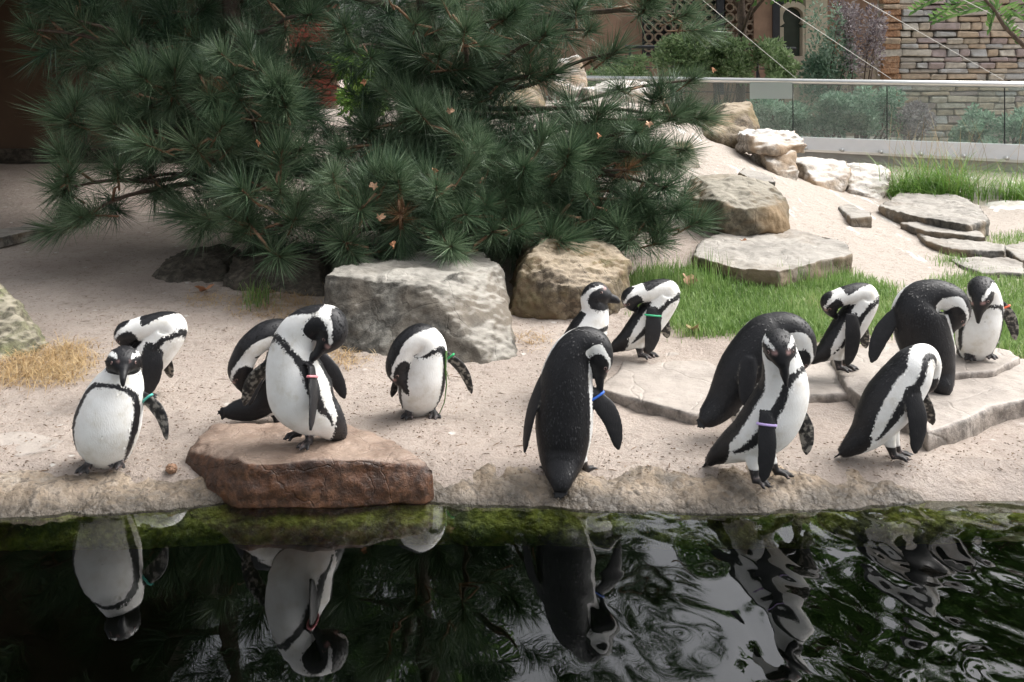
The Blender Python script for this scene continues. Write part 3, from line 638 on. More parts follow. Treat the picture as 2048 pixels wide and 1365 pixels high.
    m2 = bpy.data.meshes.new_from_object(o.evaluated_get(bpy.context.evaluated_depsgraph_get())); bpy.data.objects.remove(o); bpy.data.meshes.remove(me)
    m2.name = 'penguin'; n = len(m2.vertices); co = np.empty(n * 3); m2.vertices.foreach_get('co', co); co = co.reshape(-1, 3)
    kd = KDTree(len(V))
    for i, x in enumerate(V): kd.insert(x, i)
    kd.balance(); A = np.array([blk, mot, foot, pink]).T; out = np.empty((n, 4)); near1 = np.empty(n, int)
    nor = np.empty(n * 3); m2.vertices.foreach_get('normal', nor); nor = nor.reshape(-1, 3)
    for i in range(n):
        q = kd.find_n(co[i], 4); w = np.array([1 / (d * d + 1e-7) for _, _, d in q]); w /= w.sum(); near1[i] = q[0][1]; out[i] = (A[[j for _, j, _ in q]] * w[:, None]).sum(0)
    base_p = np.mean([wp(*f_[:3]) for f_ in spec['feet']], axis=0)
    co -= base_p; m2.vertices.foreach_set('co', co.reshape(-1)); m2.update()
    # body feathers: small overlapping barbs lying tailward
    fvs, fat, ffs = [], [], []
    for i in rng.choice(n, min(n, 9000), replace=False):
        tg = tang.get(int(near1[i]))
        if tg is None or out[i][0] < -.5: continue
        nn_ = nor[i]; d_ = tg - nn_ * tg.dot(nn_); l_ = np.linalg.norm(d_)
        if l_ < .3: continue
        d_ = nrmz(d_ / l_ + rng.normal(0, .16, 3)); sd_ = np.cross(nn_, d_); L_ = rng.uniform(.007, .012); w_ = L_ * .24; b0 = co[i] - nn_ * .0008; k0 = len(fvs)
        lift = rng.uniform(.03, .085)
        fvs += [b0 - sd_ * w_ * .7, b0 + sd_ * w_ * .7, b0 + d_ * L_ * .6 + sd_ * w_ + nn_ * L_ * lift * .7, b0 + d_ * L_ + nn_ * L_ * lift, b0 + d_ * L_ * .6 - sd_ * w_ + nn_ * L_ * lift * .7]
        ffs.append(tuple(range(k0, k0 + 5))); fat += [out[i]] * 5
    old = [tuple(p_.vertices) for p_ in m2.polygons]; n1_ = n
    m3 = bpy.data.meshes.new('penguin'); m3.from_pydata([tuple(q) for q in co] + [tuple(q) for q in fvs], [], old + [tuple(i + n1_ for i in q) for q in ffs])
    m3.polygons.foreach_set('use_smooth', [True] * len(m3.polygons)); m3.update(); body_polys = old; m2 = m3; out = np.vstack([out, np.array(fat)])
    for j, nm in enumerate(('blk', 'mot', 'foot', 'pink')):
        a_ = m2.attributes.new(nm, 'FLOAT', 'POINT'); a_.data.foreach_set('value', out[:, j].astype(np.float32))
    m2.materials.clear(); m2.materials.append(M['plumage'])
    ob = link('penguin', m2); ob.location = base_p; tag(ob, spec['label'], 'penguin', 'penguins preening by the pool')
    # eyes
    bvh = BVHTree.FromPolygons([tuple(q) for q in co], body_polys)
    for s in (-1, 1):
        outw = nrmz(hT * .42 + hD * .26 + hL * s * .87); hit = bvh.ray_cast(Vector(hc - base_p), Vector(outw))
        pos = (np.array(hit[0]) if hit[0] else hc - base_p + outw * hr) + base_p - outw * .0022
        bm = bmesh.new(); bmesh.ops.create_uvsphere(bm, u_segments=12, v_segments=8, radius=.0052)
        e = bpy.data.meshes.new('eye'); bm.to_mesh(e); bm.free(); e.polygons.foreach_set('use_smooth', [True] * len(e.polygons))
        eo = link('eye', e, M['eye'], ob); eo.location = pos - base_p
        rg = MB(); q = Vector(outw).to_track_quat('Z', 'Y')
        rg.tube([q @ Vector((math.cos(a) * .0052, math.sin(a) * .0052, .0012)) for a in np.linspace(0, 2 * math.pi, 17)], .0011, 6)
        rg.build('eye_rim', M['eye_ring'], eo, True)
    for (c_, ax, B, Nn, wd, h_, colr) in bands:
        mb = MB(); mb.tube([Vector(c_ - base_p + B * math.cos(a) * wd + Nn * math.sin(a) * h_) for a in np.linspace(0, 2 * math.pi, 33)], .0042, 8)
        key = 'band_%d_%d_%d' % tuple(int(x * 99) for x in colr)
        if key not in M: M[key] = plain(key, colr, .35, 0, .05, 30, 0)
        mb.build('flipper_band', M[key], ob, True)
    return ob
def preen(dx0, dy0, feet0, top, s, Y, label, facex=(.93, -.35), extra=None, skip=False):
    """the bird that faces right and lays its head back: scaled from one pose; dx0/dy0 = foot point in the photo"""
    fx, fy = feet0
    m_ = lambda x, y: (fx + (x - 1690) * s[0], fy + (y - 744) * s[1])
    c = lambda k, x, y, d, rw, rd, *D: (k, *m_(x, y), d, rw * s[0], rd * s[0], *D)
    return dict(Y=Y, face=facex, hd=(-.5, -.22, .85), label=label, spine=[
        c(0, 1622, 724, .03, 4, 3), c(.5, 1634, 714, .02, 16, 8), c(1, 1658, 698, .01, 27, 22), c(2, 1692, 660, 0, 32, 31), c(3, 1722, 615, -.0, 30, 29),
        c(3.6, 1731, 594, .0, 26, 25, (-.8, .55, .5)), c(4.1, 1717, 586, -.01, 21, 20, (-.35, .35, .85)), c(4.8, 1692, 591, -.025, 19, 18), c(5.3, 1674, 598, -.03, 18, 17.5), c(6, 1660, 606, -.03, 19, 19), c(6.7, 1663, 622, -.022, 13, 13), c(7, 1668, 630, -.016, 7, 7), c(8, 1682, 646, .0, 2, 2.5)],
        flips=[((*m_(1700, 626), -.075), (*m_(1694, 733), -.085), 34 * s[0], (.1, -1, .0), (.012, -.01, 0), extra), ((*m_(1722, 640), .07), (*m_(1732, 697), .085), 26 * s[0], (.4, 1, 0))],
        feet=[(fx - 6, fy, -.035, *facex), (fx + 8, fy - 4, .035, *facex)])
g = lambda px, py, z: F * (EYE - z) / (py - HOR)
P = []
P.append(dict(Y=3.37, face=(.12, -1), hd=(0, .25, 1), label='white-breasted penguin facing the camera with head lowered, teal and red flipper band', spine=[
    (0, 218, 934, .14, 5, 4), (.5, 216, 922, .11, 22, 14), (1, 214, 892, .04, 52, 46), (1.5, 213, 868, .01, 62, 56), (2, 216, 842, .0, 65, 58), (2.6, 226, 806, 0, 60, 54), (3, 234, 782, .0, 54, 48), (3.6, 242, 757, .0, 44, 40),
    (4.3, 246, 736, .0, 32, 31), (5, 247, 722, -.008, 31, 29), (6, 247, 727, -.042, 32, 27), (6.7, 247, 738, -.065, 17, 15), (7, 247, 744, -.075, 9, 10), (7.6, 246, 760, -.095, 6, 7), (8, 246, 774, -.098, 3, 3)],
    flips=[((192, 785, .01), (172, 918, -.02), 36, (-1, -.12, .0), (-.012, 0, 0)), ((286, 788, .02), (334, 880, -.03), 34, (.35, .9, .1), (.022, 0, .012), (.10, .50, .42))],
    feet=[(172, 944, -.035, -.15, -1), (238, 934, .0, .15, -1)]))
P.append(preen(0, 0, (290, 802), 0, (1.24, .97), 4.06, 'penguin with head laid over its back, standing behind the front-facing one'))
P.append(dict(Y=3.80, face=(.75, .65), hd=(-.8, -.3, .6), label='black-backed penguin preening its side behind the reddish rock', spine=[
    (0, 448, 826, -.02, 4, 3), (.5, 470, 822, -.01, 18, 8), (1, 510, 812, 0, 28, 24), (2, 556, 775, .02, 46, 44), (3, 578, 708, .02, 44, 42), (3.6, 566, 675, .0, 36, 35, (-.6, -.3, .7)), (4.2, 536, 670, -.03, 29, 28, (-.3, -.4, .9)), (4.8, 506, 690, -.05, 26, 26), (5.3, 490, 712, -.05, 25, 25), (6, 480, 742, -.05, 24, 24), (6.7, 484, 768, -.04, 14, 14), (7, 488, 778, -.035, 8, 9), (8, 498, 802, -.02, 3, 3)],
    flips=[((648, 705, .06), (690, 798, .05), 32, (.3, -1, .0), (.012, 0, 0)), ((540, 720, -.10), (498, 812, -.11), 30, (-.6, -.7, 0), (-.01, 0, 0))], feet=[(560, 850, 0, .8, -.3), (600, 846, .05, .8, -.3)]))
P.append(dict(Y=3.385, face=(-.55, -.83), hd=(.75, -.15, .6), label='tall penguin on the reddish rock turning its head down to preen, pink flipper band', spine=[
    (0, 684, 878, .08, 5, 4), (.5, 676, 868, .07, 22, 12), (1, 652, 840, .03, 40, 36), (1.5, 624, 818, .01, 58, 52), (2, 603, 790, 0, 70, 60), (2.6, 590, 748, 0, 62, 54), (3, 586, 716, 0, 53, 48), (3.5, 592, 680, 0, 45, 42), (4.1, 612, 652, -.01, 37, 36, (.1, .5, .85)),
    (4.7, 640, 642, -.02, 33, 32, (.45, .1, .9)), (5.2, 660, 648, -.02, 33, 33), (6, 662, 670, -.03, 32, 31), (6.6, 648, 691, -.04, 20, 20), (7, 639, 701, -.045, 11, 12), (7.6, 630, 713, -.05, 8, 9), (8, 620, 726, -.05, 3, 3)],
    flips=[((630, 735, -.10), (621, 862, -.15), 38, (.95, -.25, 0), (.008, 0, 0), (.75, .25, .28)), ((536, 722, .04), (488, 812, .07), 34, (-.5, .85, 0), (-.016, 0, .01))], feet=[(590, 878, .035, -.8, -.45), (614, 896, -.03, -.45, -.9)]))
P.append(dict(Y=3.87, face=(.1, -1), hd=(-.85, -.25, .35), label='penguin bowing its head to its side in front of the grey boulder, green flipper band', spine=[
    (0, 838, 832, .13, 4, 4), (.5, 838, 820, .10, 18, 12), (1, 838, 802, .04, 38, 34), (2, 843, 768, 0, 47, 42), (3, 852, 712, 0, 43, 40), (3.5, 852, 690, -.01, 37, 36), (4.1, 838, 677, -.03, 30, 29, (-.3, .3, .9)), (4.7, 815, 690, -.045, 27, 26, (-.8, .0, .6)), (5.2, 801, 712, -.05, 25, 25), (6, 795, 740, -.055, 22, 23), (6.7, 803, 762, -.06, 13, 13), (7, 807, 769, -.062, 7, 8), (8, 815, 786, -.065, 2.5, 3)],
    flips=[((888, 704, .01), (944, 788, .0), 28, (.5, .85, .1), (.02, 0, .014), (.03, .38, .13)), ((803, 722, .03), (783, 795, .04), 26, (-.6, .75, 0))], feet=[(816, 836, -.02, -.1, -1), (868, 836, -.01, .25, -1)]))
P.append(dict(Y=3.35, face=(.28, .96), hd=(.9, .1, .3), label='penguin seen from behind at the pool edge with a blue flipper band', spine=[
    (0, 1121, 984, -.10, 6, 4), (.5, 1122, 962, -.085, 24, 12), (1, 1124, 930, -.04, 42, 34), (1.5, 1126, 895, -.01, 52, 44), (2, 1128, 850, 0, 58, 50), (2.6, 1131, 790, 0, 56, 48), (3, 1135, 745, 0, 50, 44), (3.6, 1146, 708, 0, 41, 38, (-.15, -1, .2)), (4.2, 1166, 688, .0, 34, 33, (.0, -.9, .45)),
    (4.8, 1186, 688, -.005, 30, 30, (.45, -.55, .7)), (5.3, 1197, 700, -.01, 27, 28), (6, 1201, 722, -.012, 24, 25), (6.6, 1200, 742, -.012, 16, 16), (7, 1199, 754, -.012, 9, 11), (7.6, 1200, 770, -.012, 7, 8), (8, 1203, 784, -.012, 3, 4)],
    flips=[((1080, 750, -.0), (1049, 906, -.02), 36, (-.9, -.5, 0), (-.012, 0, 0)), ((1180, 778, -.02), (1238, 900, -.03), 42, (.25, -1, .1), (.024, 0, .012), (.03, .13, .55))], feet=[(1092, 946, .03, -.3, .9), (1178, 946, .03, .5, .6)]))
P.append(dict(Y=4.1, face=(.92, -.38), hd=(-.15, .1, 1), label='penguin standing upright with raised head in profile before the brown boulder', spine=[
    (0, 1085, 800, .02, 4, 4), (.5, 1095, 790, .02, 18, 12), (1, 1118, 772, .01, 36, 34), (2, 1146, 730, 0, 50, 46), (3, 1174, 668, 0, 42, 39), (3.6, 1186, 640, 0, 33, 32), (4.3, 1190, 620, 0, 27, 27), (5, 1187, 600, 0, 25, 26), (6, 1196, 590, -.004, 24, 26), (6.6, 1213, 594, -.008, 16, 16), (7, 1221, 597, -.01, 8, 10), (7.6, 1231, 600, -.012, 6, 8), (8, 1240, 606, -.012, 2.5, 3)],
    flips=[((1140, 665, -.07), (1112, 760, -.09), 34, (-.3, -1, 0)), ((1200, 670, .06), (1208, 760, .07), 30, (.4, 1, 0))], feet=[(1150, 806, -.03, .9, -.3), (1165, 802, .04, .9, -.3)]))
p8 = preen(0, 0, (1292, 718), 0, (1.02, .88), 4.50, 'penguin bent over with head hidden under its wing beside the grass, green flipper band', extra=(.04, .42, .2))
P.append(p8)
P.append(dict(Y=3.64, face=(.72, .69), hd=(.85, .1, .5), label='hunched black-backed penguin directly behind the bowing penguin at the edge', spine=[
    (0, 1404, 846, -.05, 5, 4), (.5, 1418, 834, -.04, 22, 10), (1, 1446, 803, -.02, 34, 28), (2, 1484, 742, 0, 48, 46), (3, 1528, 682, .0, 47, 45), (3.6, 1557, 662, 0, 38, 37, (-.3, -.5, .8)), (4.2, 1584, 660, -.01, 31, 31, (.2, -.35, .9)), (4.8, 1603, 676, -.02, 27, 27), (5.3, 1607, 695, -.02, 25, 25), (6, 1602, 715, -.02, 23, 23), (6.7, 1594, 736, -.02, 13, 13), (7, 1591, 744, -.02, 8, 8), (8, 1582, 764, -.02, 3, 3)],
    flips=[((1500, 715, -.09), (1488, 812, -.11), 36, (-.25, -1, .1)), ((1580, 720, .08), (1600, 800, .1), 30, (.5, 1, 0))], feet=[(1490, 876, .0, .8, .3), (1530, 868, .04, .8, .3)]))
P.append(dict(Y=3.29, face=(.74, -.67), hd=(-.05, .1, 1), label='penguin at the pool edge bowing its head with striped crown to the viewer', spine=[
    (0, 1417, 926, .09, 5, 4), (.5, 1432, 914, .075, 24, 10), (1, 1470, 892, .05, 40, 34), (1.5, 1508, 872, .02, 54, 48), (2, 1540, 840, 0, 60, 55), (2.6, 1562, 798, -.01, 58, 52), (3, 1568, 766, -.02, 51, 46), (3.6, 1564, 730, -.03, 41, 38), (4.2, 1559, 703, -.04, 34, 33, (-.35, .5, .8)),
    (5, 1557, 688, -.065, 31, 29), (6, 1560, 700, -.105, 30, 26), (6.6, 1564, 722, -.125, 19, 17), (7, 1567, 734, -.13, 10, 12), (7.6, 1570, 754, -.135, 7, 8), (8, 1573, 774, -.13, 3, 3)],
    flips=[((1527, 826, -.10), (1526, 966, -.12), 38, (-.25, -1, .05), (.006, -.01, 0), (.55, .42, .78)), ((1606, 820, .05), (1613, 910, .05), 34, (.2, .95, 0), (.012, 0, 0))], feet=[(1518, 972, -.05, .75, -.55), (1562, 954, .03, .9, -.3)]))
P.append(preen(0, 0, (1690, 744), 0, (1, 1), 4.20, 'penguin on the flagstone with head tucked back, black flipper hanging'))
P.append(dict(Y=3.99, face=(.35, .93), hd=(.85, -.1, .5), label='black-backed penguin on the flagstone curling its neck down with eye visible', spine=[
    (0, 1890, 790, -.07, 5, 4), (.5, 1886, 776, -.06, 20, 12), (1, 1876, 748, -.03, 34, 28), (1.6, 1860, 706, -.01, 49, 42), (2.2, 1846, 668, 0, 55, 47), (3, 1838, 624, 0, 52, 46), (3.6, 1848, 600, 0, 40, 37, (-.1, -.8, .6)), (4.2, 1874, 590, -.01, 31, 30, (.2, -.5, .85)), (4.8, 1900, 596, -.02, 28, 27), (5.3, 1912, 609, -.025, 26, 26), (6, 1914, 630, -.025, 23, 24), (6.6, 1908, 648, -.025, 15, 15), (7, 1904, 656, -.025, 8, 10), (8, 1897, 678, -.02, 3, 3)],
    flips=[((1788, 622, -.0), (1742, 726, -.03), 36, (-.35, -.95, .1), (-.014, 0, .006)), ((1890, 640, .03), (1905, 720, .06), 30, (.8, .6, 0))], feet=[(1850, 776, .02, .3, .9), (1884, 774, .04, .4, .9)]))
P.append(dict(Y=3.43, face=(.93, -.3), hd=(.6, .6, .2), label='penguin in side view near the thick flagstone, head hidden against its breast', spine=[
    (0, 1680, 908, .0, 5, 4), (.5, 1698, 896, .0, 22, 11), (1, 1732, 868, 0, 38, 33), (1.5, 1758, 832, 0, 48, 45), (2, 1781, 800, 0, 52, 50), (2.6, 1812, 758, 0, 49, 46), (3, 1829, 733, .0, 43, 40), (3.5, 1844, 718, .02, 31, 29), (4.1, 1853, 716, .05, 25, 25), (4.8, 1858, 730, .075, 24, 24), (5.3, 1856, 748, .085, 23, 23), (6, 1850, 766, .085, 22, 22), (6.7, 1838, 782, .08, 12, 12), (7, 1832, 788, .078, 7, 8), (8, 1818, 800, .07, 3, 3)],
    flips=[((1824, 776, -.085), (1830, 908, -.10), 42, (.1, -1, .05), (.012, -.01, 0)), ((1850, 790, .075), (1866, 850, .09), 28, (.5, 1, 0))], feet=[(1796, 922, -.03, .95, -.15), (1806, 916, .04, .95, -.15)]))
P.append(dict(Y=4.295, face=(-.15, -1), hd=(-.05, .2, 1), label='penguin on the small flagstone bowing straight down, orange-red flipper band', spine=[
    (0, 1925, 716, .12, 4, 4), (.5, 1932, 708, .09, 16, 10), (1, 1946, 694, .03, 34, 30), (2, 1956, 662, 0, 41, 38), (3, 1966, 618, 0, 38, 35), (3.6, 1968, 594, -.015, 32, 30), (4.2, 1966, 580, -.035, 27, 26, (0, .5, .85)), (5, 1962, 580, -.07, 25, 24), (6, 1960, 598, -.105, 23, 21), (6.6, 1958, 617, -.12, 14, 13), (7, 1957, 626, -.125, 8, 9), (8, 1956, 648, -.125, 2.5, 3)],
    flips=[((2003, 602, .01), (2031, 681, .0), 26, (.35, .92, 0), (.016, 0, .006), (.70, .12, .05)), ((1930, 640, .03), (1914, 708, .05), 22, (-.6, .8, 0))], feet=[(1938, 720, -.02, -.2, -1), (1978, 717, -.01, .25, -1)]))
for s_ in P: penguin(s_)

mb = MB(); mb.tube([W(893, 702, 3.84), W(891, 735, 3.83), W(893, 770, 3.83), W(889, 805, 3.84), W(876, 834, 3.85)], [.004, .003, .0025, .002, .0015], 6)
for q in range(9): mb.tube([W(892, 706 + q * 5, 3.835), W(892 + random.uniform(-7, 7), 716 + q * 5.5, 3.825)], [.0022, .0008], 4)
tag(mb.build('plant_strand', M['tree_leaf'], None, True), 'dark green plant strand hanging from the green-banded flipper to the sand', 'plant')
# ------------------------------------------------------------------ pine
def tuft_mesh(n, seed, L=.20):
    r = random.Random(seed); v = []; f = []
    for i in range(n):
        u = r.random() ** .7; base = Vector((0, 0, -.10 + .11 * u)); az = r.random() * 6.283
        op = R(78 - 50 * u + r.uniform(-14, 14)); d = Vector((math.sin(op) * math.cos(az), math.sin(op) * math.sin(az), math.cos(op)))
        ln = L * r.uniform(.7, 1.08); sdv = d.cross(Vector((r.uniform(-1, 1), r.uniform(-1, 1), r.uniform(-1, 1)))).normalized() * .0015
        droop = Vector((0, 0, -1)) * .0; mid = base + d * ln * .5; tip = base + d * ln + (d.cross(sdv).normalized() * r.uniform(-.02, .02))
        k = len(v); v += [base - sdv, base + sdv, mid + sdv, mid - sdv, tip]; f += [(k, k + 1, k + 2, k + 3), (k + 3, k + 2, k + 4)]
    return v, f
def twig_mesh(seed):
    r = random.Random(seed); mb = MB(); mb.tube([(0, 0, -.16), (0, 0, -.08), (0, 0, 0), (0, 0, .022)], [.0065, .006, .0055, .002], 7)
    for i in range(26):
        z = r.uniform(-.12, .01); a = r.random() * 6.283; d = Vector((math.cos(a), math.sin(a), .6)); mb.tube([Vector((0, 0, z)), Vector((0, 0, z)) + d * .013], [.003, .001], 4)
    for i in range(3):
        a = r.random() * 6.283; mb.tube([(0, 0, .0), (math.cos(a) * .012, math.sin(a) * .012, .022)], [.004, .0015], 5)
    return mesh('twig', mb.v, mb.f)
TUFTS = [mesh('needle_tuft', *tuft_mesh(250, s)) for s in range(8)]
for t in TUFTS: t.materials.append(M['needle_lit'])
DRY = mesh('needle_tuft', *tuft_mesh(110, 77, .17)); DRY.materials.append(M['straw_brown'])
TWIGS = [twig_mesh(s) for s in range(4)]
for t in TWIGS: t.materials.append(M['twig'])
SPARSE = [tuft_mesh(95, 50 + s, .21) for s in range(6)]
SPNP = [(np.array([tuple(x) for x in v]), f) for v, f in SPARSE]
ends = [(60, 60, 6.2), (150, 40, 6.3), (250, 90, 6.3), (330, 30, 6.6), (450, 60, 6.6), (620, 30, 6), (700, 100, 6), (830, 50, 5.8), (930, 60, 5.6), (1010, 40, 6), (1090, 70, 6), (1180, 60, 6.2), (1290, 20, 6.2), (1370, 30, 6.2), (1230, 105, 6.2), (1060, 150, 6.2), (880, 110, 6),
        (130, 240, 6), (230, 250, 5.8), (330, 180, 5.8), (400, 150, 5.7), (520, 135, 5.6), (480, 200, 5.6), (390, 295, 5.5), (570, 215, 5.5), (600, 300, 5.5), (300, 215, 5.9),
        (120, 380, 5.9), (170, 430, 5.8), (280, 360, 6.2), (500, 450, 5.5), (420, 440, 5.6), (560, 380, 5.4), (640, 370, 5.4), (680, 410, 5.3), (590, 440, 5.4),
        (740, 260, 6), (850, 240, 6), (930, 290, 5.8), (850, 350, 5.5), (940, 310, 5.6), (720, 420, 5.2), (800, 430, 5.3), (870, 400, 5.3), (930, 430, 5.3), (970, 410, 5.4), (1010, 400, 5.5), (1040, 350, 5.6), (1100, 370, 5.8), (880, 465, 5.3), (985, 465, 5.4), (1120, 430, 5.7), (760, 350, 5.6), (680, 300, 5.8),
        (1180, 300, 6), (1250, 265, 6), (1300, 240, 6), (1345, 235, 6.2), (1375, 215, 6.3), (1405, 235, 6.3), (1385, 160, 6.4), (1300, 310, 5.9), (1255, 340, 5.8), (1330, 375, 5.8), (1280, 400, 5.8), (1350, 425, 5.8), (1240, 440, 5.8), (1190, 455, 5.8), (1370, 300, 6), (1150, 480, 5.6), (1050, 465, 5.5), (1230, 485, 5.7), (1320, 465, 5.7), (690, 485, 5.25), (1300, 430, 5.8)]
trunks = [(475, 6.75, [], 'slender dark pine on the left with drooping lower boughs'), (860, 7.1, [], 'broad dense pine behind the boulders, its boughs spread over them')]
def trunk_pt(t, z):
    b = W(t[0], 400, t[1]); return Vector((b.x + .05 * math.sin(z * 2.1), b.y + .05 * math.cos(z * 1.7), z))
pines = []
for t in trunks:
    b = W(t[0], 400, t[1]); gz = hz(b.x, b.y) - .1; root = empty('pine_tree', (b.x, b.y, gz + .1)); tag(root, t[3], 'tree', 'pines')
    mb = MB(); zs = np.linspace(gz, 6.3, 14); mb.tube([trunk_pt(t, z) for z in zs], [.062 * (1 - .8 * i / 13) + .012 for i in range(14)], 12)
    keep(mb.build('trunk', M['bark'], None, True), root); pines.append(root)
cnt = 0; stuffv = [MB(), MB()]
def add_tuft_obj(root, p, d):
    global cnt
    q = Vector(d).to_track_quat('Z', 'Y'); s = random.uniform(.68, 1.18)
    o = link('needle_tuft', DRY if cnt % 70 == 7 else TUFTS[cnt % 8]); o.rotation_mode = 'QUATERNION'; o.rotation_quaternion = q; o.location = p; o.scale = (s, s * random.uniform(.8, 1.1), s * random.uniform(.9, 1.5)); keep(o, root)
    w = link('twig', TWIGS[cnt % 4]); w.parent = o; cnt += 1
def add_tuft_stuff(mb, p, d):
    q = np.array(Vector(d).to_track_quat('Z', 'Y').to_matrix()); v, f = random.choice(SPNP); mb.v += (v @ q.T * random.uniform(.9, 1.25) + np.array(p)).tolist(); n0 = len(mb.v) - len(v); mb.f += [tuple(i + n0 for i in t_) for t_ in f]
limbs = 0
for e in ends:
    tip = W(*e); ti = 0 if e[0] < 640 else 1; t = trunks[ti]; root = pines[ti]
    z0 = max(tip.z + random.uniform(-.35, .25), .45); st = trunk_pt(t, z0); mid = (st + tip) / 2 + Vector((random.uniform(-.12, .12), random.uniform(-.05, .15), random.uniform(-.16, .02)))
    pts = [st, st.lerp(mid, .5) + Vector((0, 0, -.03)), mid, mid.lerp(tip, .55) + Vector((0, 0, .03)), tip]
    C = [Vector(x) for x in catmull(pts, 12)]
    mb = MB(); mb.tube(C, [.026 * (1 - .72 * i / 11) for i in range(12)], 7)
    keep(mb.build('branch', M['bark'], None, True), root); limbs += 1
    out = (tip - mid).normalized()
    add_tuft_obj(root, tip, (out + Vector((0, -.55, .45)) + Vector((random.uniform(-.4, .4), random.uniform(-.3, .1), random.uniform(-.2, .4)))).normalized())
    for j in range(1 if e[0] > 1080 and e[1] < 260 else 2 if e[1] < 120 else 3):
        bp = C[random.choice((8, 9, 10, 11))]; off = Vector((random.uniform(-.26, .26), random.uniform(-.22, .18), random.uniform(-.14, .20)))
        p = bp + off; d = (off.normalized() + Vector((0, -.55, .4))).normalized()
        mb = MB(); mb.tube([bp, bp.lerp(p, .5) + Vector((0, 0, -.01)), p - d * .14], [.009, .008, .0065], 5); keep(mb.build('branchlet', M['twig'], None, True), root)
        add_tuft_obj(root, p, d)
    for j in range(3 if e[0] > 1080 and e[1] < 260 or e[0] < 330 and e[1] > 300 else 10):      # sparse inner foliage towards the trunk
        bp = C[random.randrange(4, 10)]; off = Vector((random.uniform(-.3, .3), random.uniform(.0, .4), random.uniform(-.2, .2))); add_tuft_stuff(stuffv[ti], bp + off, (off.normalized() + Vector((0, -.3, .2))).normalized())
for i in range(560):      # dense inside of the crowns
    px, py = random.uniform(110, 1370), random.uniform(-40, 500)
    if px < 330 and py > 300 or 640 < px < 720 and py > 100 and py < 260: continue
    if px > 1040 and 60 < py < 260 or px > 1180 and py < 100 or px < 440 and py > 310 or px < 660 and py > 415 or 1140 < px < 1240 and 320 < py < 420 or 430 < px < 540 and 310 < py: continue
    p = W(px, py, random.uniform(6.3, 7.9)); ti = 0 if px < 660 else 1
    if p.z < hz(p.x, p.y) + .12: continue
    add_tuft_stuff(stuffv[ti], p, Vector((random.uniform(-1, 1), random.uniform(-1, .2), random.uniform(-.4, .9))).normalized())
for ti, t in enumerate(trunks):      # upper crown, above the picture and seen in the water
    for i in range(760):
        z = random.uniform(1.9, 6.4); rad = (1.9 if z < 4.5 else 1.9 * (6.9 - z) / 2.4) * math.sqrt(random.uniform(.08, 1)); a = random.random() * 6.283
        c = trunk_pt(t, z); p = c + Vector((math.cos(a) * rad, math.sin(a) * rad * .8 + .2, random.uniform(-.1, .1)))
        add_tuft_stuff(stuffv[ti], p, (Vector((math.cos(a), math.sin(a), .5)) + Vector((random.uniform(-.3, .3), random.uniform(-.3, .3), 0))).normalized())
    mb = MB()
    for i in range(26):
        z = random.uniform(1.7, 5.8); a = random.random() * 6.283; rad = 1.5 if z < 4.5 else .8; s0 = trunk_pt(t, z); e0 = s0 + Vector((math.cos(a) * rad, math.sin(a) * rad * .8, .15)); mb.tube([s0, s0.lerp(e0, .5) + Vector((0, 0, .06)), e0], [.03, .02, .008], 6)
    keep(tag(mb.build('upper_branches', M['bark'], None, True), kind='stuff'), pines[ti])
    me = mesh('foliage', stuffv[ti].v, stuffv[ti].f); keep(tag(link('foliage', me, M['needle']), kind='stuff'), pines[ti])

# ------------------------------------------------------------------ left building and things behind the pine
root = empty('shelter_building', (-5, 10.5, .4)); tag(root, 'dark brown shelter wall with an unseen overhang added for shade behind the pine', 'building')
def part(name, c, s, m, root):
    mb = MB(); mb.box(c, s); return keep(mb.build(name, m), root)
part('wall', (-5.9, 10.2, 1.9), (7.2, .2, 3.4), M['dark_wall'], root)
part('plinth', (-5.9, 10.08, .58), (7.1, .12, .14), M['dark_rock'], root)
part('shade_side_wall', (-5.6, 8.6, 1.9), (.2, 3.0, 3.4), M['dark_wall'], root)  # unseen, added along with the overhang for shade
part('shade_roof', (-5.6, 8.0, 2.62), (6.6, 4.7, .18), M['shade_roof'], root)  # unseen overhang, set low and wide to darken what lies below
bw = empty('brick_wall', W(590, 175, 13.5)); tag(bw, 'red brick wall glimpsed through the pine', 'wall')
c0 = W(590, 100, 13.5)
part('mortar_core', (c0.x, c0.y + .06, c0.z), (1.15, .1, 1.6), M['mortar'], bw)
bv, bf = box_vf((0, 0, 0), (.21, .10, .065)); bme = mesh('brick', bv, bf); bme.materials.append(M['brick_red'])
for r_ in range(20):
    for k_ in range(5):
        o = link('brick', bme); o.location = (c0.x - .48 + k_ * .225 + (.11 if r_ % 2 else 0) - .04, c0.y, c0.z - .74 + r_ * .078); keep(o, bw)

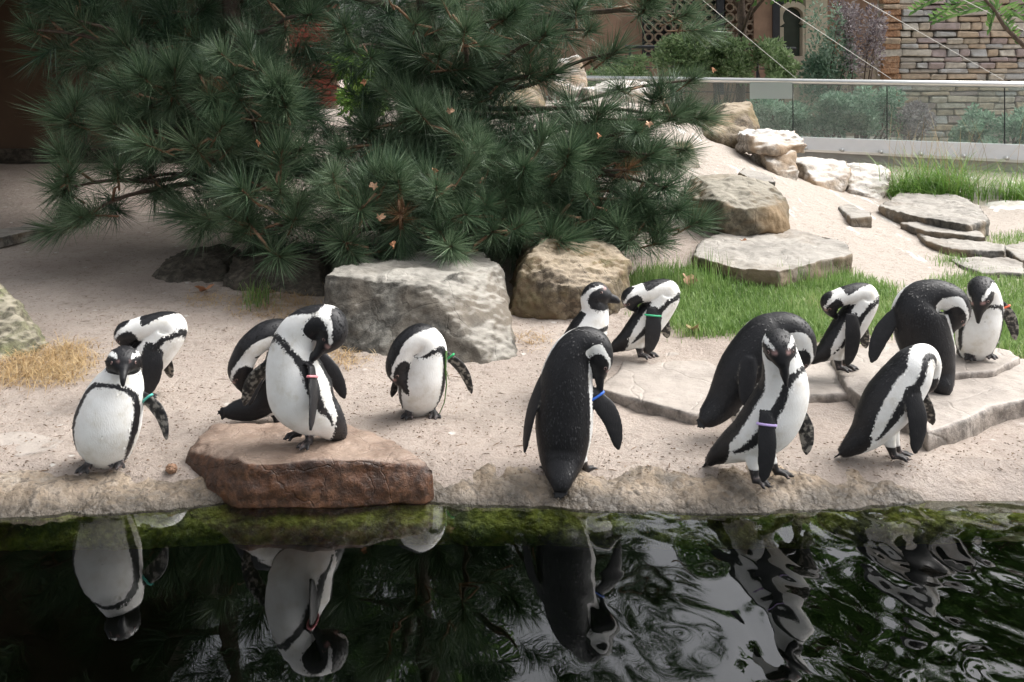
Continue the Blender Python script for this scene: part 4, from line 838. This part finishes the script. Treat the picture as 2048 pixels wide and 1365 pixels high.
# ------------------------------------------------------------------ glass fence
FA, FB = W(1100, 151, 13.8), W(2200, 167, 11.0)
def fence_at(px):
    s = (px - 1024) / F; dx, dy = FB.x - FA.x, FB.y - FA.y; u = (s * FA.y - FA.x) / (dx - s * dy); return FA.y + u * dy
def fp(px, py): return W(px, py, fence_at(px))
railY = lambda px: 151 + (px - 1100) * .0148
root = empty('glass_fence', fp(1600, 340)); tag(root, 'clear glass barrier with steel handrail above the bank', 'fence')
mb = MB(); mb.tube([fp(x, railY(x) + 5) for x in (1100, 1400, 1750, 2200)], .036, 12); keep(mb.build('handrail', M['metal'], None, True), root)
gtop = lambda x: railY(x) + 11
gbot = lambda x: 274.5 + (x - 1612) * .0355
joints = [1100, 1330, 1586, 1774, 2009, 2230]
for a_, b_ in zip(joints[:-1], joints[1:]):
    c = [fp(a_ + 1.2, gtop(a_)), fp(b_ - 1.2, gtop(b_)), fp(b_ - 1.2, gbot(b_) + 4), fp(a_ + 1.2, gbot(a_) + 4)]
    nn = Vector((FB.y - FA.y, -(FB.x - FA.x), 0)).normalized() * .012
    v = [p for p in c] + [p + nn for p in c]; f = [(0, 1, 2, 3), (7, 6, 5, 4), (0, 4, 5, 1), (1, 5, 6, 2), (2, 6, 7, 3), (3, 7, 4, 0)]
    keep(link('glass_panel', mesh('glass_panel', v, f), M['glass']), root)
    mb = MB(); mb.tube([c[1] + Vector((.008, 0, 0)), c[2] + Vector((.008, 0, 0))], .007, 6); keep(mb.build('joint', M['black_metal']), root)
def strip(name, ya, yb, m, out=.02, x0=1100, x1=2230, th=.05):
    nn = Vector((FB.y - FA.y, -(FB.x - FA.x), 0)).normalized(); nn = nn if nn.y < 0 else -nn
    c = [fp(x0, ya(x0)), fp(x1, ya(x1)), fp(x1, yb(x1)), fp(x0, yb(x0))]; v = [p + nn * out for p in c] + [p + nn * (out - th) for p in c]
    f = [(0, 1, 2, 3), (7, 6, 5, 4), (0, 4, 5, 1), (1, 5, 6, 2), (2, 6, 7, 3), (3, 7, 4, 0)]; return keep(link(name, mesh(name, v, f), m), root)
strip('base_channel', gbot, lambda x: 298 + (x - 1612) * .05, M['white_strip'], .05, th=.1)
strip('base_lip', lambda x: 298 + (x - 1612) * .05, lambda x: 303 + (x - 1612) * .052, M['metal'], .065, th=.12)
strip('footing', lambda x: 303 + (x - 1612) * .052, lambda x: 372 + (x - 1612) * .05, M['concrete'], .03, th=.3)
for x in (1610, 1683, 1760, 1840, 1925, 2010):
    p = fp(x, 296 + (x - 1612) * .05); mb = MB(); mb.tube([p + Vector((-.02, -.10, -.0)), p + Vector((-.02, -.05, 0))], .022, 10); keep(mb.build('clamp_bolt', M['metal'], None, True), root)
c = [fp(1500, 166), fp(1585, 166), fp(1585, 198), fp(1500, 198)]; nn = Vector((-.01, -.03, 0)); v = [p + nn for p in c] + [p + nn * 1.4 for p in c]
pl = link('notice_panel', mesh('notice_panel', v, [(0, 1, 2, 3), (7, 6, 5, 4), (0, 4, 5, 1), (1, 5, 6, 2), (2, 6, 7, 3), (3, 7, 4, 0)]), M['frosted']); tag(pl, 'small frosted panel fixed to the glass barrier', 'panel')
for i, (a_, b_, lb) in enumerate([((1395, -8, 10.), (1592, 157, 13), 'thin steel net cable running down to the rail nearest the tree trunk'), ((1535, -6, 9.5), (1782, 158, 12.2), 'thin steel net cable crossing the arched window'), ((1715, -6, 9), (2008, 161, 11.6), 'thin steel net cable crossing the stone wall corner'), ((1915, -6, 8.5), (2100, 88, 10), 'thin steel net cable crossing the stone wall beside the leafy branch')]):
    mb = MB(); mb.tube([W(*a_), W(*b_)], .0036, 6); tag(mb.build('net_cable', M['cable']), lb, 'cable', 'net cables')

# ------------------------------------------------------------------ background: stone wall, building, fence
WY = 15.0; wl_, wr_ = W(1765, 0, WY).x, W(2150, 0, WY).x; wb_, wt_ = .2, 3.0
root = empty('stone_wall', (wl_ + 1.3, WY, wb_)); tag(root, 'multicoloured rubble stone wall behind the glass barrier', 'wall')
part('mortar_core', ((wl_ + wr_) / 2 + .05, WY + .22, (wb_ + wt_) / 2), (wr_ - wl_ - .04, .36, wt_ - wb_ - .04), M['mortar'], root)
def wallstone(w, h, seed):
    bm = bmesh.new(); bmesh.ops.create_cube(bm, size=1); r = random.Random(seed)
    for v in bm.verts: v.co = Vector((v.co.x * w, v.co.y * .16, v.co.z * h)) + Vector((r.uniform(-.012, .012), r.uniform(-.02, .02), r.uniform(-.010, .010)))
    bmesh.ops.bevel(bm, geom=bm.edges[:], offset=.014, segments=1, affect='EDGES'); me = bpy.data.meshes.new('stone'); bm.to_mesh(me); bm.free(); return me
STV = [[wallstone(w, h, i * 7 + j) for j, w in enumerate((.16, .24, .32, .42))] for i, h in enumerate((.06, .085, .115))]
for row in STV:
    for s in row: s.materials.append(M['wall_stone'])
QU = wallstone(.26, .10, 99); QU.materials.append(M['quoin'])
z = wb_; ns = 0
while z < wt_ - .05:
    hi_ = random.choices((0, 1, 2), (3, 4, 2))[0]; h = (.06, .085, .115)[hi_]; x = wl_ - random.uniform(0, .06); first = True
    while x < wr_:
        j = random.randrange(4); w = (.16, .24, .32, .42)[j]
        q = first and random.random() < .6
        o = link('stone', QU if q else STV[hi_][j]); w = .26 if q else w
        o.location = (x + w / 2, WY + random.uniform(-.03, .03), z + h / 2); o.rotation_euler = (random.uniform(-.05, .05), random.uniform(-.03, .03), random.uniform(-.04, .04)); o.scale.z = random.uniform(.86, 1.1); keep(o, root); x += w + .012; first = False; ns += 1
    z += h + .012
# far building
BY = 20.
root = empty('ornate_building', W(1480, 250, BY)); tag(root, 'tan ornamental building with lattice screens and arched window', 'building')
def fbox(name, x0, y0, x1, y1, Yd, th, m, root=root):
    a_, b_ = W(x0, y0, Yd), W(x1, y1, Yd); mb = MB(); mb.box(((a_.x + b_.x) / 2, Yd + th / 2, (a_.z + b_.z) / 2), (abs(b_.x - a_.x), th, abs(a_.z - b_.z))); return keep(mb.build(name, m), root)
fbox('wall', 900, -60, 1760, 260, BY + .3, .3, M['facade'])
fbox('screen_recess', 1285, -50, 1450, 110, BY + .2, .08, M['black_metal'])
fbox('pilaster', 1508, -60, 1552, 190, BY - .05, .34, M['facade']); fbox('pilaster', 1612, -60, 1655, 190, BY - .05, .34, M['cream'])
fbox('downpipe', 1546, -60, 1560, 190, BY - .12, .1, M['black_metal']); fbox('downpipe', 1434, -60, 1448, 190, BY - .12, .1, M['black_metal'])
fbox('window_pane', 1562, -40, 1610, 150, BY + .22, .06, M['dark_glass'])
def ring_vf(cx, cz, Yd, r0, r1, th, n=16, a0=0, a1=2 * math.pi):
    v = []; f = []
    for i in range(n + 1):
        a = a0 + (a1 - a0) * i / n
        for r in (r0, r1):
            for d in (0, th): v.append((cx + math.cos(a) * r, Yd + d, cz + math.sin(a) * r))
    for i in range(n):
        b = i * 4; f += [(b, b + 4, b + 6, b + 2), (b + 1, b + 3, b + 7, b + 5), (b, b + 1, b + 5, b + 4), (b + 2, b + 6, b + 7, b + 3)]
    return v, f
for gx0, gx1 in ((1288, 1430), (1450, 1506)):
    a_, b_ = W(gx0, -40, BY), W(gx1, 105, BY); mb = MB(); nxx = int((b_.x - a_.x) / .2) + 1
    for i in range(nxx):
        for j in range(8):
            mb.add(*ring_vf(a_.x + .1 + i * .2, b_.z + .1 + j * .2, BY, .062, .1, .08, 10))
    keep(mb.build('lattice_screen', M['lattice']), root)
cw = W(1586, 60, BY); mb = MB(); mb.add(*ring_vf(cw.x, cw.z + .25, BY - .02, .21, .32, .22, 18, R(-35), R(215)))
for sx_ in (-1, 1): mb.box((cw.x + sx_ * .24, BY + .09, cw.z - .45), (.1, .22, 1.0))
keep(mb.build('window_arch', M['cream']), root)
root = empty('board_fence', W(1640, 260, 16.2)); tag(root, 'weathered grey board fence behind the shrubs', 'fence')
for i, x in enumerate(np.arange(1576, 1770, 14.2)):
    a_ = W(x, 112 + random.uniform(-1, 1), 16.2); mb = MB(); mb.box((a_.x, 16.2 + random.uniform(0, .015), a_.z - .65), (.108, .03, 1.3)); keep(mb.build('board', M['wood']), root)
root = empty('mesh_fence', W(1430, 260, 17)); tag(root, 'black wire fence with top rail behind the pale shrubs', 'fence')
a_, b_ = W(1250, 94, 17), W(1592, 98, 17); mb = MB(); mb.tube([a_, b_], .03, 8); keep(mb.build('top_rail', M['black_metal']), root)
for x in (1260, 1345, 1430, 1515, 1570):
    p = W(x, 94, 17); mb = MB(); mb.tube([p, p - Vector((0, 0, 1.3))], .025, 6); keep(mb.build('post', M['black_metal']), root)
for k in range(5):
    mb = MB(); mb.tube([a_ - Vector((0, 0, .15 + .2 * k)), b_ - Vector((0, 0, .15 + .2 * k))], .008, 4); keep(mb.build('wire', M['black_metal']), root)

# ------------------------------------------------------------------ shrubs, trees
def leaf_cloud(blobs, n, size, rnd, droop=0.):
    v = []; f = []
    for i in range(n):
        c, r = rnd.choice(blobs); d = Vector((rnd.gauss(0, 1), rnd.gauss(0, 1), rnd.gauss(0, 1))).normalized() * (rnd.random() ** .45)
        p = Vector(c) + Vector((d.x * r[0], d.y * r[1], d.z * r[2])); ax = (d + Vector((rnd.uniform(-.8, .8), rnd.uniform(-.8, .8), rnd.uniform(-.3, 1)))).normalized()
        s = ax.cross(Vector((rnd.uniform(-1, 1), rnd.uniform(-1, 1), rnd.uniform(-1, 1)))).normalized(); L = size * rnd.uniform(.6, 1.3); k = len(v)
        up = ax.cross(s) * L * .15
        v += [p, p + ax * L * .5 + s * L * .24 - up, p + ax * L, p + ax * L * .5 - s * L * .24 - up]; f += [(k, k + 1, k + 2, k + 3)]
    return v, f
def shrub(px, py, Y, w, h, mat, label, n=2200, size=.06, name='shrub'):
    w *= 1.2; h *= 1.25
    rnd = random.Random(int(px * 7 + py)); c = W(px, py, Y); gz = hz(c.x, c.y); root = empty(name, (c.x, Y, gz)); tag(root, label, 'shrub', 'shrubs behind the glass barrier')
    blobs = [((c.x + rnd.uniform(-.6, .6) * w, Y + rnd.uniform(-.3, .3), c.z + rnd.uniform(-.6, .7) * h), (w * rnd.uniform(.18, .42), w * .35, h * rnd.uniform(.18, .42))) for _ in range(18)]
    v, f = leaf_cloud(blobs, int(n * 1.9), size, rnd); keep(link('foliage', mesh('foliage', v, f), mat), root)
    mb = MB()
    for b in blobs[:8]: mb.tube([(c.x + rnd.uniform(-.1, .1), Y, gz), ((c.x + b[0][0]) / 2, Y, (gz + b[0][2]) / 2), b[0]], [.018, .013, .006], 5)
    keep(mb.build('stem', M['bark'], None, True), root); return root
shrub(1340, 115, 15.2, .55, .35, M['shrub'], 'pale green bushy shrub left of the slim tree trunk', 2600, .075)
shrub(1440, 120, 15.4, .55, .35, M['shrub'], 'pale green bushy shrub around the slim tree trunk', 2600, .075)
shrub(1545, 130, 15.0, .35, .32, M['shrub'], 'yellowish green shrub before the board fence', 1700, .075)
shrub(1240, 160, 15.0, .5, .35, M['shrub'], 'green shrub behind the pine tips at the rail', 1800, .075)
shrub(1650, 130, 14.2, .35, .75, M['shrub_blue'], 'tall loose blue-green shrub before the board fence', 1500, .07)
shrub(1720, 90, 14.0, .4, .6, M['shrub_purple'], 'airy purple-leaved shrub beside the stone wall', 1300, .055)
shrub(1560, 235, 13.3, .4, .24, M['shrub_blue'], 'low blue-green shrub behind glass at the pale rocks', 2000, .06)
shrub(1660, 235, 13.2, .5, .26, M['shrub_blue'], 'wide low blue-green shrub behind the middle glass panel', 2600, .06)
shrub(1740, 225, 13.2, .45, .30, M['shrub_blue'], 'dense low blue-green shrub at the glass joint', 2200, .06)
shrub(1830, 245, 13.0, .3, .22, M['shrub_purple'], 'small dull purple shrub at the foot of the stone wall', 1100, .055)
shrub(1950, 262, 12.7, .28, .26, M['shrub_blue'], 'feathery dark green shrub before the stone wall', 1500, .06)
shrub(2040, 268, 12.6, .30, .26, M['shrub_blue'], 'dark green shrub at the far end of the glass barrier', 1500, .06)
shrub(740, 165, 12.6, .45, .4, M['sedge'], 'yellow-green leafy plant glimpsed through the pine', 1000, .12)
def tree(x, Y, hgt, r, crown, label, lean=0., tr=.09, n=9000, size=.16, base=None):
    rnd = random.Random(int(x * 31 + Y)); gz = hz(x, Y); root = empty('broadleaf_tree', (x, Y, gz)); tag(root, label, 'tree', 'broadleaf trees beyond the enclosure')
    mb = MB(); top = Vector((x + lean, Y, hgt)); C = [Vector((x, Y, gz - .1)), Vector((x + .05, Y, gz + (hgt - gz) * .35)), Vector((x + lean * .5 - .05, Y, gz + (hgt - gz) * .7)), top]
    mb.tube(C, [tr, tr * .8, tr * .55, tr * .2], 10); blobs = []
    for (dx, dy, dz, rr) in crown:
        p = Vector((x + dx, Y + dy, dz)); blobs.append((p, (rr, rr, rr * .75))); zz = gz + (dz - gz) * .6; mb.tube([Vector((x + lean * .3, Y, zz)), (Vector((x, Y, zz)) + p) / 2 + Vector((0, 0, .1)), p], [tr * .4, tr * .25, tr * .08], 6)
    keep(mb.build('trunk', M['bark'], None, True), root); v, f = leaf_cloud(blobs, n, size, rnd); keep(link('crown', mesh('crown', v, f), M['tree_leaf']), root)
def crown_of(seed, n, w, d, z0, z1, rr): 
    r_ = random.Random(seed); return [(r_.uniform(-w, w), r_.uniform(-d, d), r_.uniform(z0, z1), r_.uniform(rr * .6, rr * 1.2)) for _ in range(n)]
c = W(1478, 100, 15.6); tree(c.x, 15.6, 5.4, 0, crown_of(3, 12, 1.3, 1., 3.0, 5.2, .7), 'slim brown tree trunk rising through the pale shrubs', tr=.085, n=5500)
tree(7.8, 19, 11, 0, crown_of(4, 26, 3.0, 2.0, 4.2, 12, 1.15), 'large leafy tree rising behind the stone wall', tr=.2, n=21000, size=.24)
tree(12.5, 20, 12, 0, crown_of(5, 22, 3.2, 2.0, 3.5, 13, 1.2), 'tall leafy tree beyond the end of the stone wall', tr=.22, n=13000, size=.22)
tree(-2.2, 22, 11, 0, crown_of(6, 20, 2.0, 2.0, 4.5, 13, 1.2), 'tall leafy tree behind the building and the pine', tr=.2, n=13000, size=.2)
# leafy branch reaching in at the upper right
root = empty('overhanging_branch', W(2100, 100, 9)); tag(root, 'bare branch with feathery green leaves hanging over the stone wall', 'branch')
mb = MB(); mb.tube([W(2130, 180, 9), W(2048, 92, 9), W(2010, 55, 9), W(1985, 15, 9), W(1940, -30, 9)], [.03, .024, .02, .015, .01], 8); keep(mb.build('stem', M['bark'], None, True), root)
for (x, y, dx, dy) in [(1985, 10, -110, 18), (1990, 22, 40, 40), (1960, -10, -90, 30), (2010, 15, 70, 30), (2040, -10, 60, 30), (1900, -15, -70, 22), (2000, -6, -20, 48)]:
    mb = MB()
    for k in range(11):
        u = k / 10; p = W(x + dx * u, y + dy * u + 14 * u * u, 9)
        for s in (-1, 1):
            ax = Vector((dx * .004 * .5, random.uniform(-.05, .05), s * .10 - .03)).normalized(); sdv = ax.cross(Vector((0, 1, .3))).normalized(); L = .13 * (1 - .4 * u)
            mb.add([p, p + ax * L * .45 + sdv * .016 + Vector((0, .008, 0)), p + ax * L, p + ax * L * .45 - sdv * .016 + Vector((0, .008, 0))], [(0, 1, 2, 3)])
    keep(mb.build('leaf_frond', M['tree_leaf']), root)

# ------------------------------------------------------------------ grasses
def blades(pts, mat, name, label, hgt, wd, lean=.5, seg=3, kind='stuff', cat=None):
    v = []; f = []
    for p in pts:
        a = random.random() * 6.283; d = Vector((math.cos(a), math.sin(a), 0)); s = Vector((-d.y, d.x, 0)); h = hgt * random.uniform(.5, 1.2); ln = lean * random.uniform(.2, 1.2); k = len(v)
        for i in range(seg):
            u = i / seg; c = Vector(p) + d * ln * h * u * u + Vector((0, 0, h * (u - .35 * ln * u * u))); w = wd * (1 - .6 * u); v += [c - s * w, c + s * w]
            if i: f.append((k + 2 * i - 2, k + 2 * i - 1, k + 2 * i + 1, k + 2 * i))
        v.append(Vector(p) + d * ln * h + Vector((0, 0, h * (1 - .35 * ln)))); f.append((k + 2 * seg - 2, k + 2 * seg - 1, k + 2 * seg))
    o = link(name, mesh(name, v, f), mat); return tag(o, label, cat, kind=kind)
def in_poly(x, y, poly):
    r = False; j = len(poly) - 1
    for i in range(len(poly)):
        if (poly[i][1] > y) != (poly[j][1] > y) and x < (poly[j][0] - poly[i][0]) * (y - poly[i][1]) / (poly[j][1] - poly[i][1]) + poly[i][0]: r = not r
        j = i
    return r
def scatter(poly, n, dens=None):
    x0, x1 = min(p[0] for p in poly), max(p[0] for p in poly); y0, y1 = min(p[1] for p in poly), max(p[1] for p in poly); out = []
    while len(out) < n:
        x, y = random.uniform(x0, x1), random.uniform(y0, y1)
        if in_poly(x, y, poly):
            p = on_ground(x, y); p.x += random.gauss(0, .05); p.y += random.gauss(0, .05); p.z = hz(p.x, p.y) - .004
            if mnoise.noise(p * 3.5) > -.8 + (dens or 0): out.append(p)
    return out
lawn = [(1262, 552), (1300, 540), (1420, 545), (1560, 560), (1700, 550), (1790, 580), (1800, 640), (1760, 668), (1640, 680), (1500, 672), (1380, 672), (1340, 655), (1262, 610)]
blades(scatter(lawn, 26000), M['grass'], 'lawn_grass', 'bright green grass strip behind the flagstones', .058, .0024)
blades(scatter([(1870, 570), (1960, 545), (2120, 560), (2150, 735), (2048, 722), (2005, 700), (1900, 690), (1860, 640)], 15000), M['grass'], 'lawn_grass', 'bright green grass patch beside the small flagstone', .055, .0022)
blades(scatter([(1960, 480), (2050, 466), (2060, 492), (1990, 492)], 500), M['grass'], 'grass_patch', 'small grass patch between the slates', .06, .002)
blades(scatter([(1880, 522), (1925, 512), (1945, 532), (1890, 534)], 260), M['grass'], 'grass_patch', 'thin grass tuft at the pale bank', .06, .002)
blades(scatter([(1480, 290), (1545, 302), (1560, 318), (1500, 312)], 300), M['grass'], 'grass_patch', 'thin grass along the crest of the bank', .06, .003)
blades(scatter([(1270, 566), (1400, 572), (1480, 578), (1400, 586), (1300, 580)], 160), M['grass'], 'tall_grass', 'tall seeding grass stalks before the slate slab', .22, .002, .3)
blades(scatter([(1570, 578), (1700, 570), (1720, 578), (1580, 586)], 130), M['grass'], 'tall_grass', 'tall grass stalks at the end of the slate slab', .16, .002, .3)
def tussock(px, py, n, h, mat, label, spread=.12, wd=.003, lean=1.0, name='sedge_tussock'):
    c = on_ground(px, py); pts = [c + Vector((random.gauss(0, spread), random.gauss(0, spread), -.01)) for _ in range(n)]; return blades(pts, mat, name, label, h, wd, 1.7, 6, None, 'grass')
tussock(1880, 392, 850, .50, M['sedge'], 'tall arching sedge below the glass barrier', .20, .0035)
tussock(1815, 395, 380, .36, M['sedge'], 'low arching sedge next to the rust-streaked rock', .15, .0035)
tussock(2045, 398, 450, .36, M['sedge'], 'arching sedge right of the blocky small stone', .18, .0035)
c = on_ground(1890, 390); blades([c + Vector((random.gauss(0, .28), random.gauss(0, .15), 0)) for _ in range(70)], M['straw'], 'sedge_stalk', 'thin upright seed stalks of the tall sedge', .8, .002, .5, 5)
def straw(poly, n, label, h=.07, mat='straw'): return blades(scatter(poly, n, -.6), M[mat], 'dry_grass', label, h * .75, .0016, 2.3, 4)
straw([(0, 722), (60, 715), (95, 695), (150, 690), (182, 722), (140, 770), (60, 762), (0, 770)], 1500, 'yellow straw at the foot of the mossy boulder', .10)
straw([(468, 600), (520, 580), (640, 578), (640, 620), (560, 640), (480, 628)], 1100, 'dry grass between the pine and the grey boulder', .06)
straw([(665, 690), (705, 705), (710, 735), (670, 725)], 260, 'dry grass tuft left of the grey boulder foot', .06)
straw([(995, 590), (1018, 585), (1020, 625), (1000, 620)], 160, 'dry grass tuft between the two boulders', .07)
straw([(1050, 672), (1075, 670), (1078, 685), (1055, 688)], 130, 'small dry tuft in front of the brown boulder', .05)
straw([(375, 590), (430, 585), (445, 605), (390, 608)], 260, 'dry needles near the low dark rock', .03)
blades(scatter([(500, 590), (535, 585), (535, 620), (505, 622)], 130), M['grass'], 'grass_patch', 'green grass tuft in the dry grass by the pine', .12, .002)
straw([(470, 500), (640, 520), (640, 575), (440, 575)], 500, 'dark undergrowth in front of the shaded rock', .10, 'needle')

# ------------------------------------------------------------------ fallen leaves, litter, cone
def dead_leaf(px, py, s, label, Y=None, mat='dead_leaf', up=.02, tilt=None):
    p = W(px, py, Y) if Y else on_ground(px, py) + Vector((0, 0, up)); rnd = random.Random(px * 3 + py); n = 14; v = [(0, 0, 0)]; f = []
    for i in range(n):
        a = 2 * math.pi * i / n; r = s * (1 + .35 * math.cos(a * 5)) * rnd.uniform(.8, 1.1); v.append((r * math.cos(a), r * math.sin(a) * .75, .35 * s * math.sin(a * 2 + 1) + .25 * r))
    f = [(0, i + 1, (i + 1) % n + 1) for i in range(n)]; v2 = v + [(x, y, z - .0015) for x, y, z in v]; m0 = n + 1
    f2 = f + [tuple(m0 + q for q in t[::-1]) for t in f] + [(i + 1, m0 + i + 1, m0 + (i + 1) % n + 1, (i + 1) % n + 1) for i in range(n)]
    o = link('fallen_leaf', mesh('fallen_leaf', v2, f2, False), M[mat]); o.location = p; o.rotation_euler = tilt or (rnd.uniform(-.5, .5), rnd.uniform(-.5, .5), rnd.random() * 6); return tag(o, label, 'leaf')
dead_leaf(1377, 578, .045, 'curled tan leaf standing in the grass strip', None, 'dead_leaf_pale', .05, (1.1, .3, .2))
dead_leaf(1488, 486, .035, 'pinkish brown leaf on the slate slab', 6.3, 'dead_leaf', .01, (1.0, .2, .4))
dead_leaf(1385, 668, .04, 'flat pale leaf at the front of the grass strip', None, 'dead_leaf_pale', .02)
dead_leaf(1460, 696, .03, 'small pale leaf on the flagstone beside the hunched penguin', 4.7, 'dead_leaf_pale')
dead_leaf(410, 586, .045, 'brown leaf on sand near the low dark rock', None)
dead_leaf(345, 990, .02, 'dark scrap of leaf at the pebbly pool edge', 3.3)
for i, (x, y, Y, w) in enumerate([(1298, 248, 5.8, 'orange leaf caught in the right-hand pine tips'), (1195, 272, 5.8, 'red-brown leaf caught in shaded pine branches'), (868, 343, 5.3, 'orange-brown leaf caught above the middle boughs'), (900, 222, 5.7, 'tan leaf caught in upper boughs'), (730, 165, 5.8, 'upright brown leaf caught high in the pine'), (788, 490, 5.0, 'tan leaf lodged just above the grey boulder'), (748, 372, 5.2, 'brown leaf caught left of the middle boughs'), (1425, 140, 6.2, 'yellow-orange leaf at the tip of the pine near the rail'), (515, 287, 5.3, 'brown leaf caught in the left boughs'), (760, 435, 5.1, 'pale brown leaf in the lowest middle bough')]):
    dead_leaf(x, y, .024, w, Y, 'dead_leaf' if i % 3 else 'dead_leaf_pale', 0, (1.2, .3, i))
c = on_ground(343, 946); bm = bmesh.new(); bmesh.ops.create_icosphere(bm, subdivisions=4, radius=.019)
for v in bm.verts: v.co *= 1 + .22 * mnoise.noise(v.co * 160); v.co.z *= .85
me = bpy.data.meshes.new('pine_cone'); bm.to_mesh(me); bm.free(); o = link('pine_cone', me, M['twig']); o.location = c + Vector((0, 0, .014)); tag(o, 'small round brown cone lying at the pool edge', 'cone')
mb = MB()
for i in range(5200):      # needle litter and crumbs on the sand
    y = random.choice((random.uniform(620, 960), random.uniform(430, 960))); x = random.uniform(-60, 2100)
    if y < 560 and x > 420: continue
    if x > 1190 and 670 < y < 870: continue
    p = on_ground(x, y); a = random.random() * 6.283; L = random.uniform(.0015, .007) * (4 if random.random() < .03 else 1); d = Vector((math.cos(a), math.sin(a), 0)); s = Vector((-d.y, d.x, 0)) * random.uniform(.0006, .0022)
    p.z += .007
    mb.add([p - d * L - s, p - d * L + s, p + d * L + s, p + d * L - s, p + Vector((0, 0, .003))], [(0, 1, 4), (1, 2, 4), (2, 3, 4), (3, 0, 4), (3, 2, 1, 0)])
tag(mb.build('ground_litter', M['debris']), 'dark specks of dry needles and crumbs on the sand', kind='stuff')
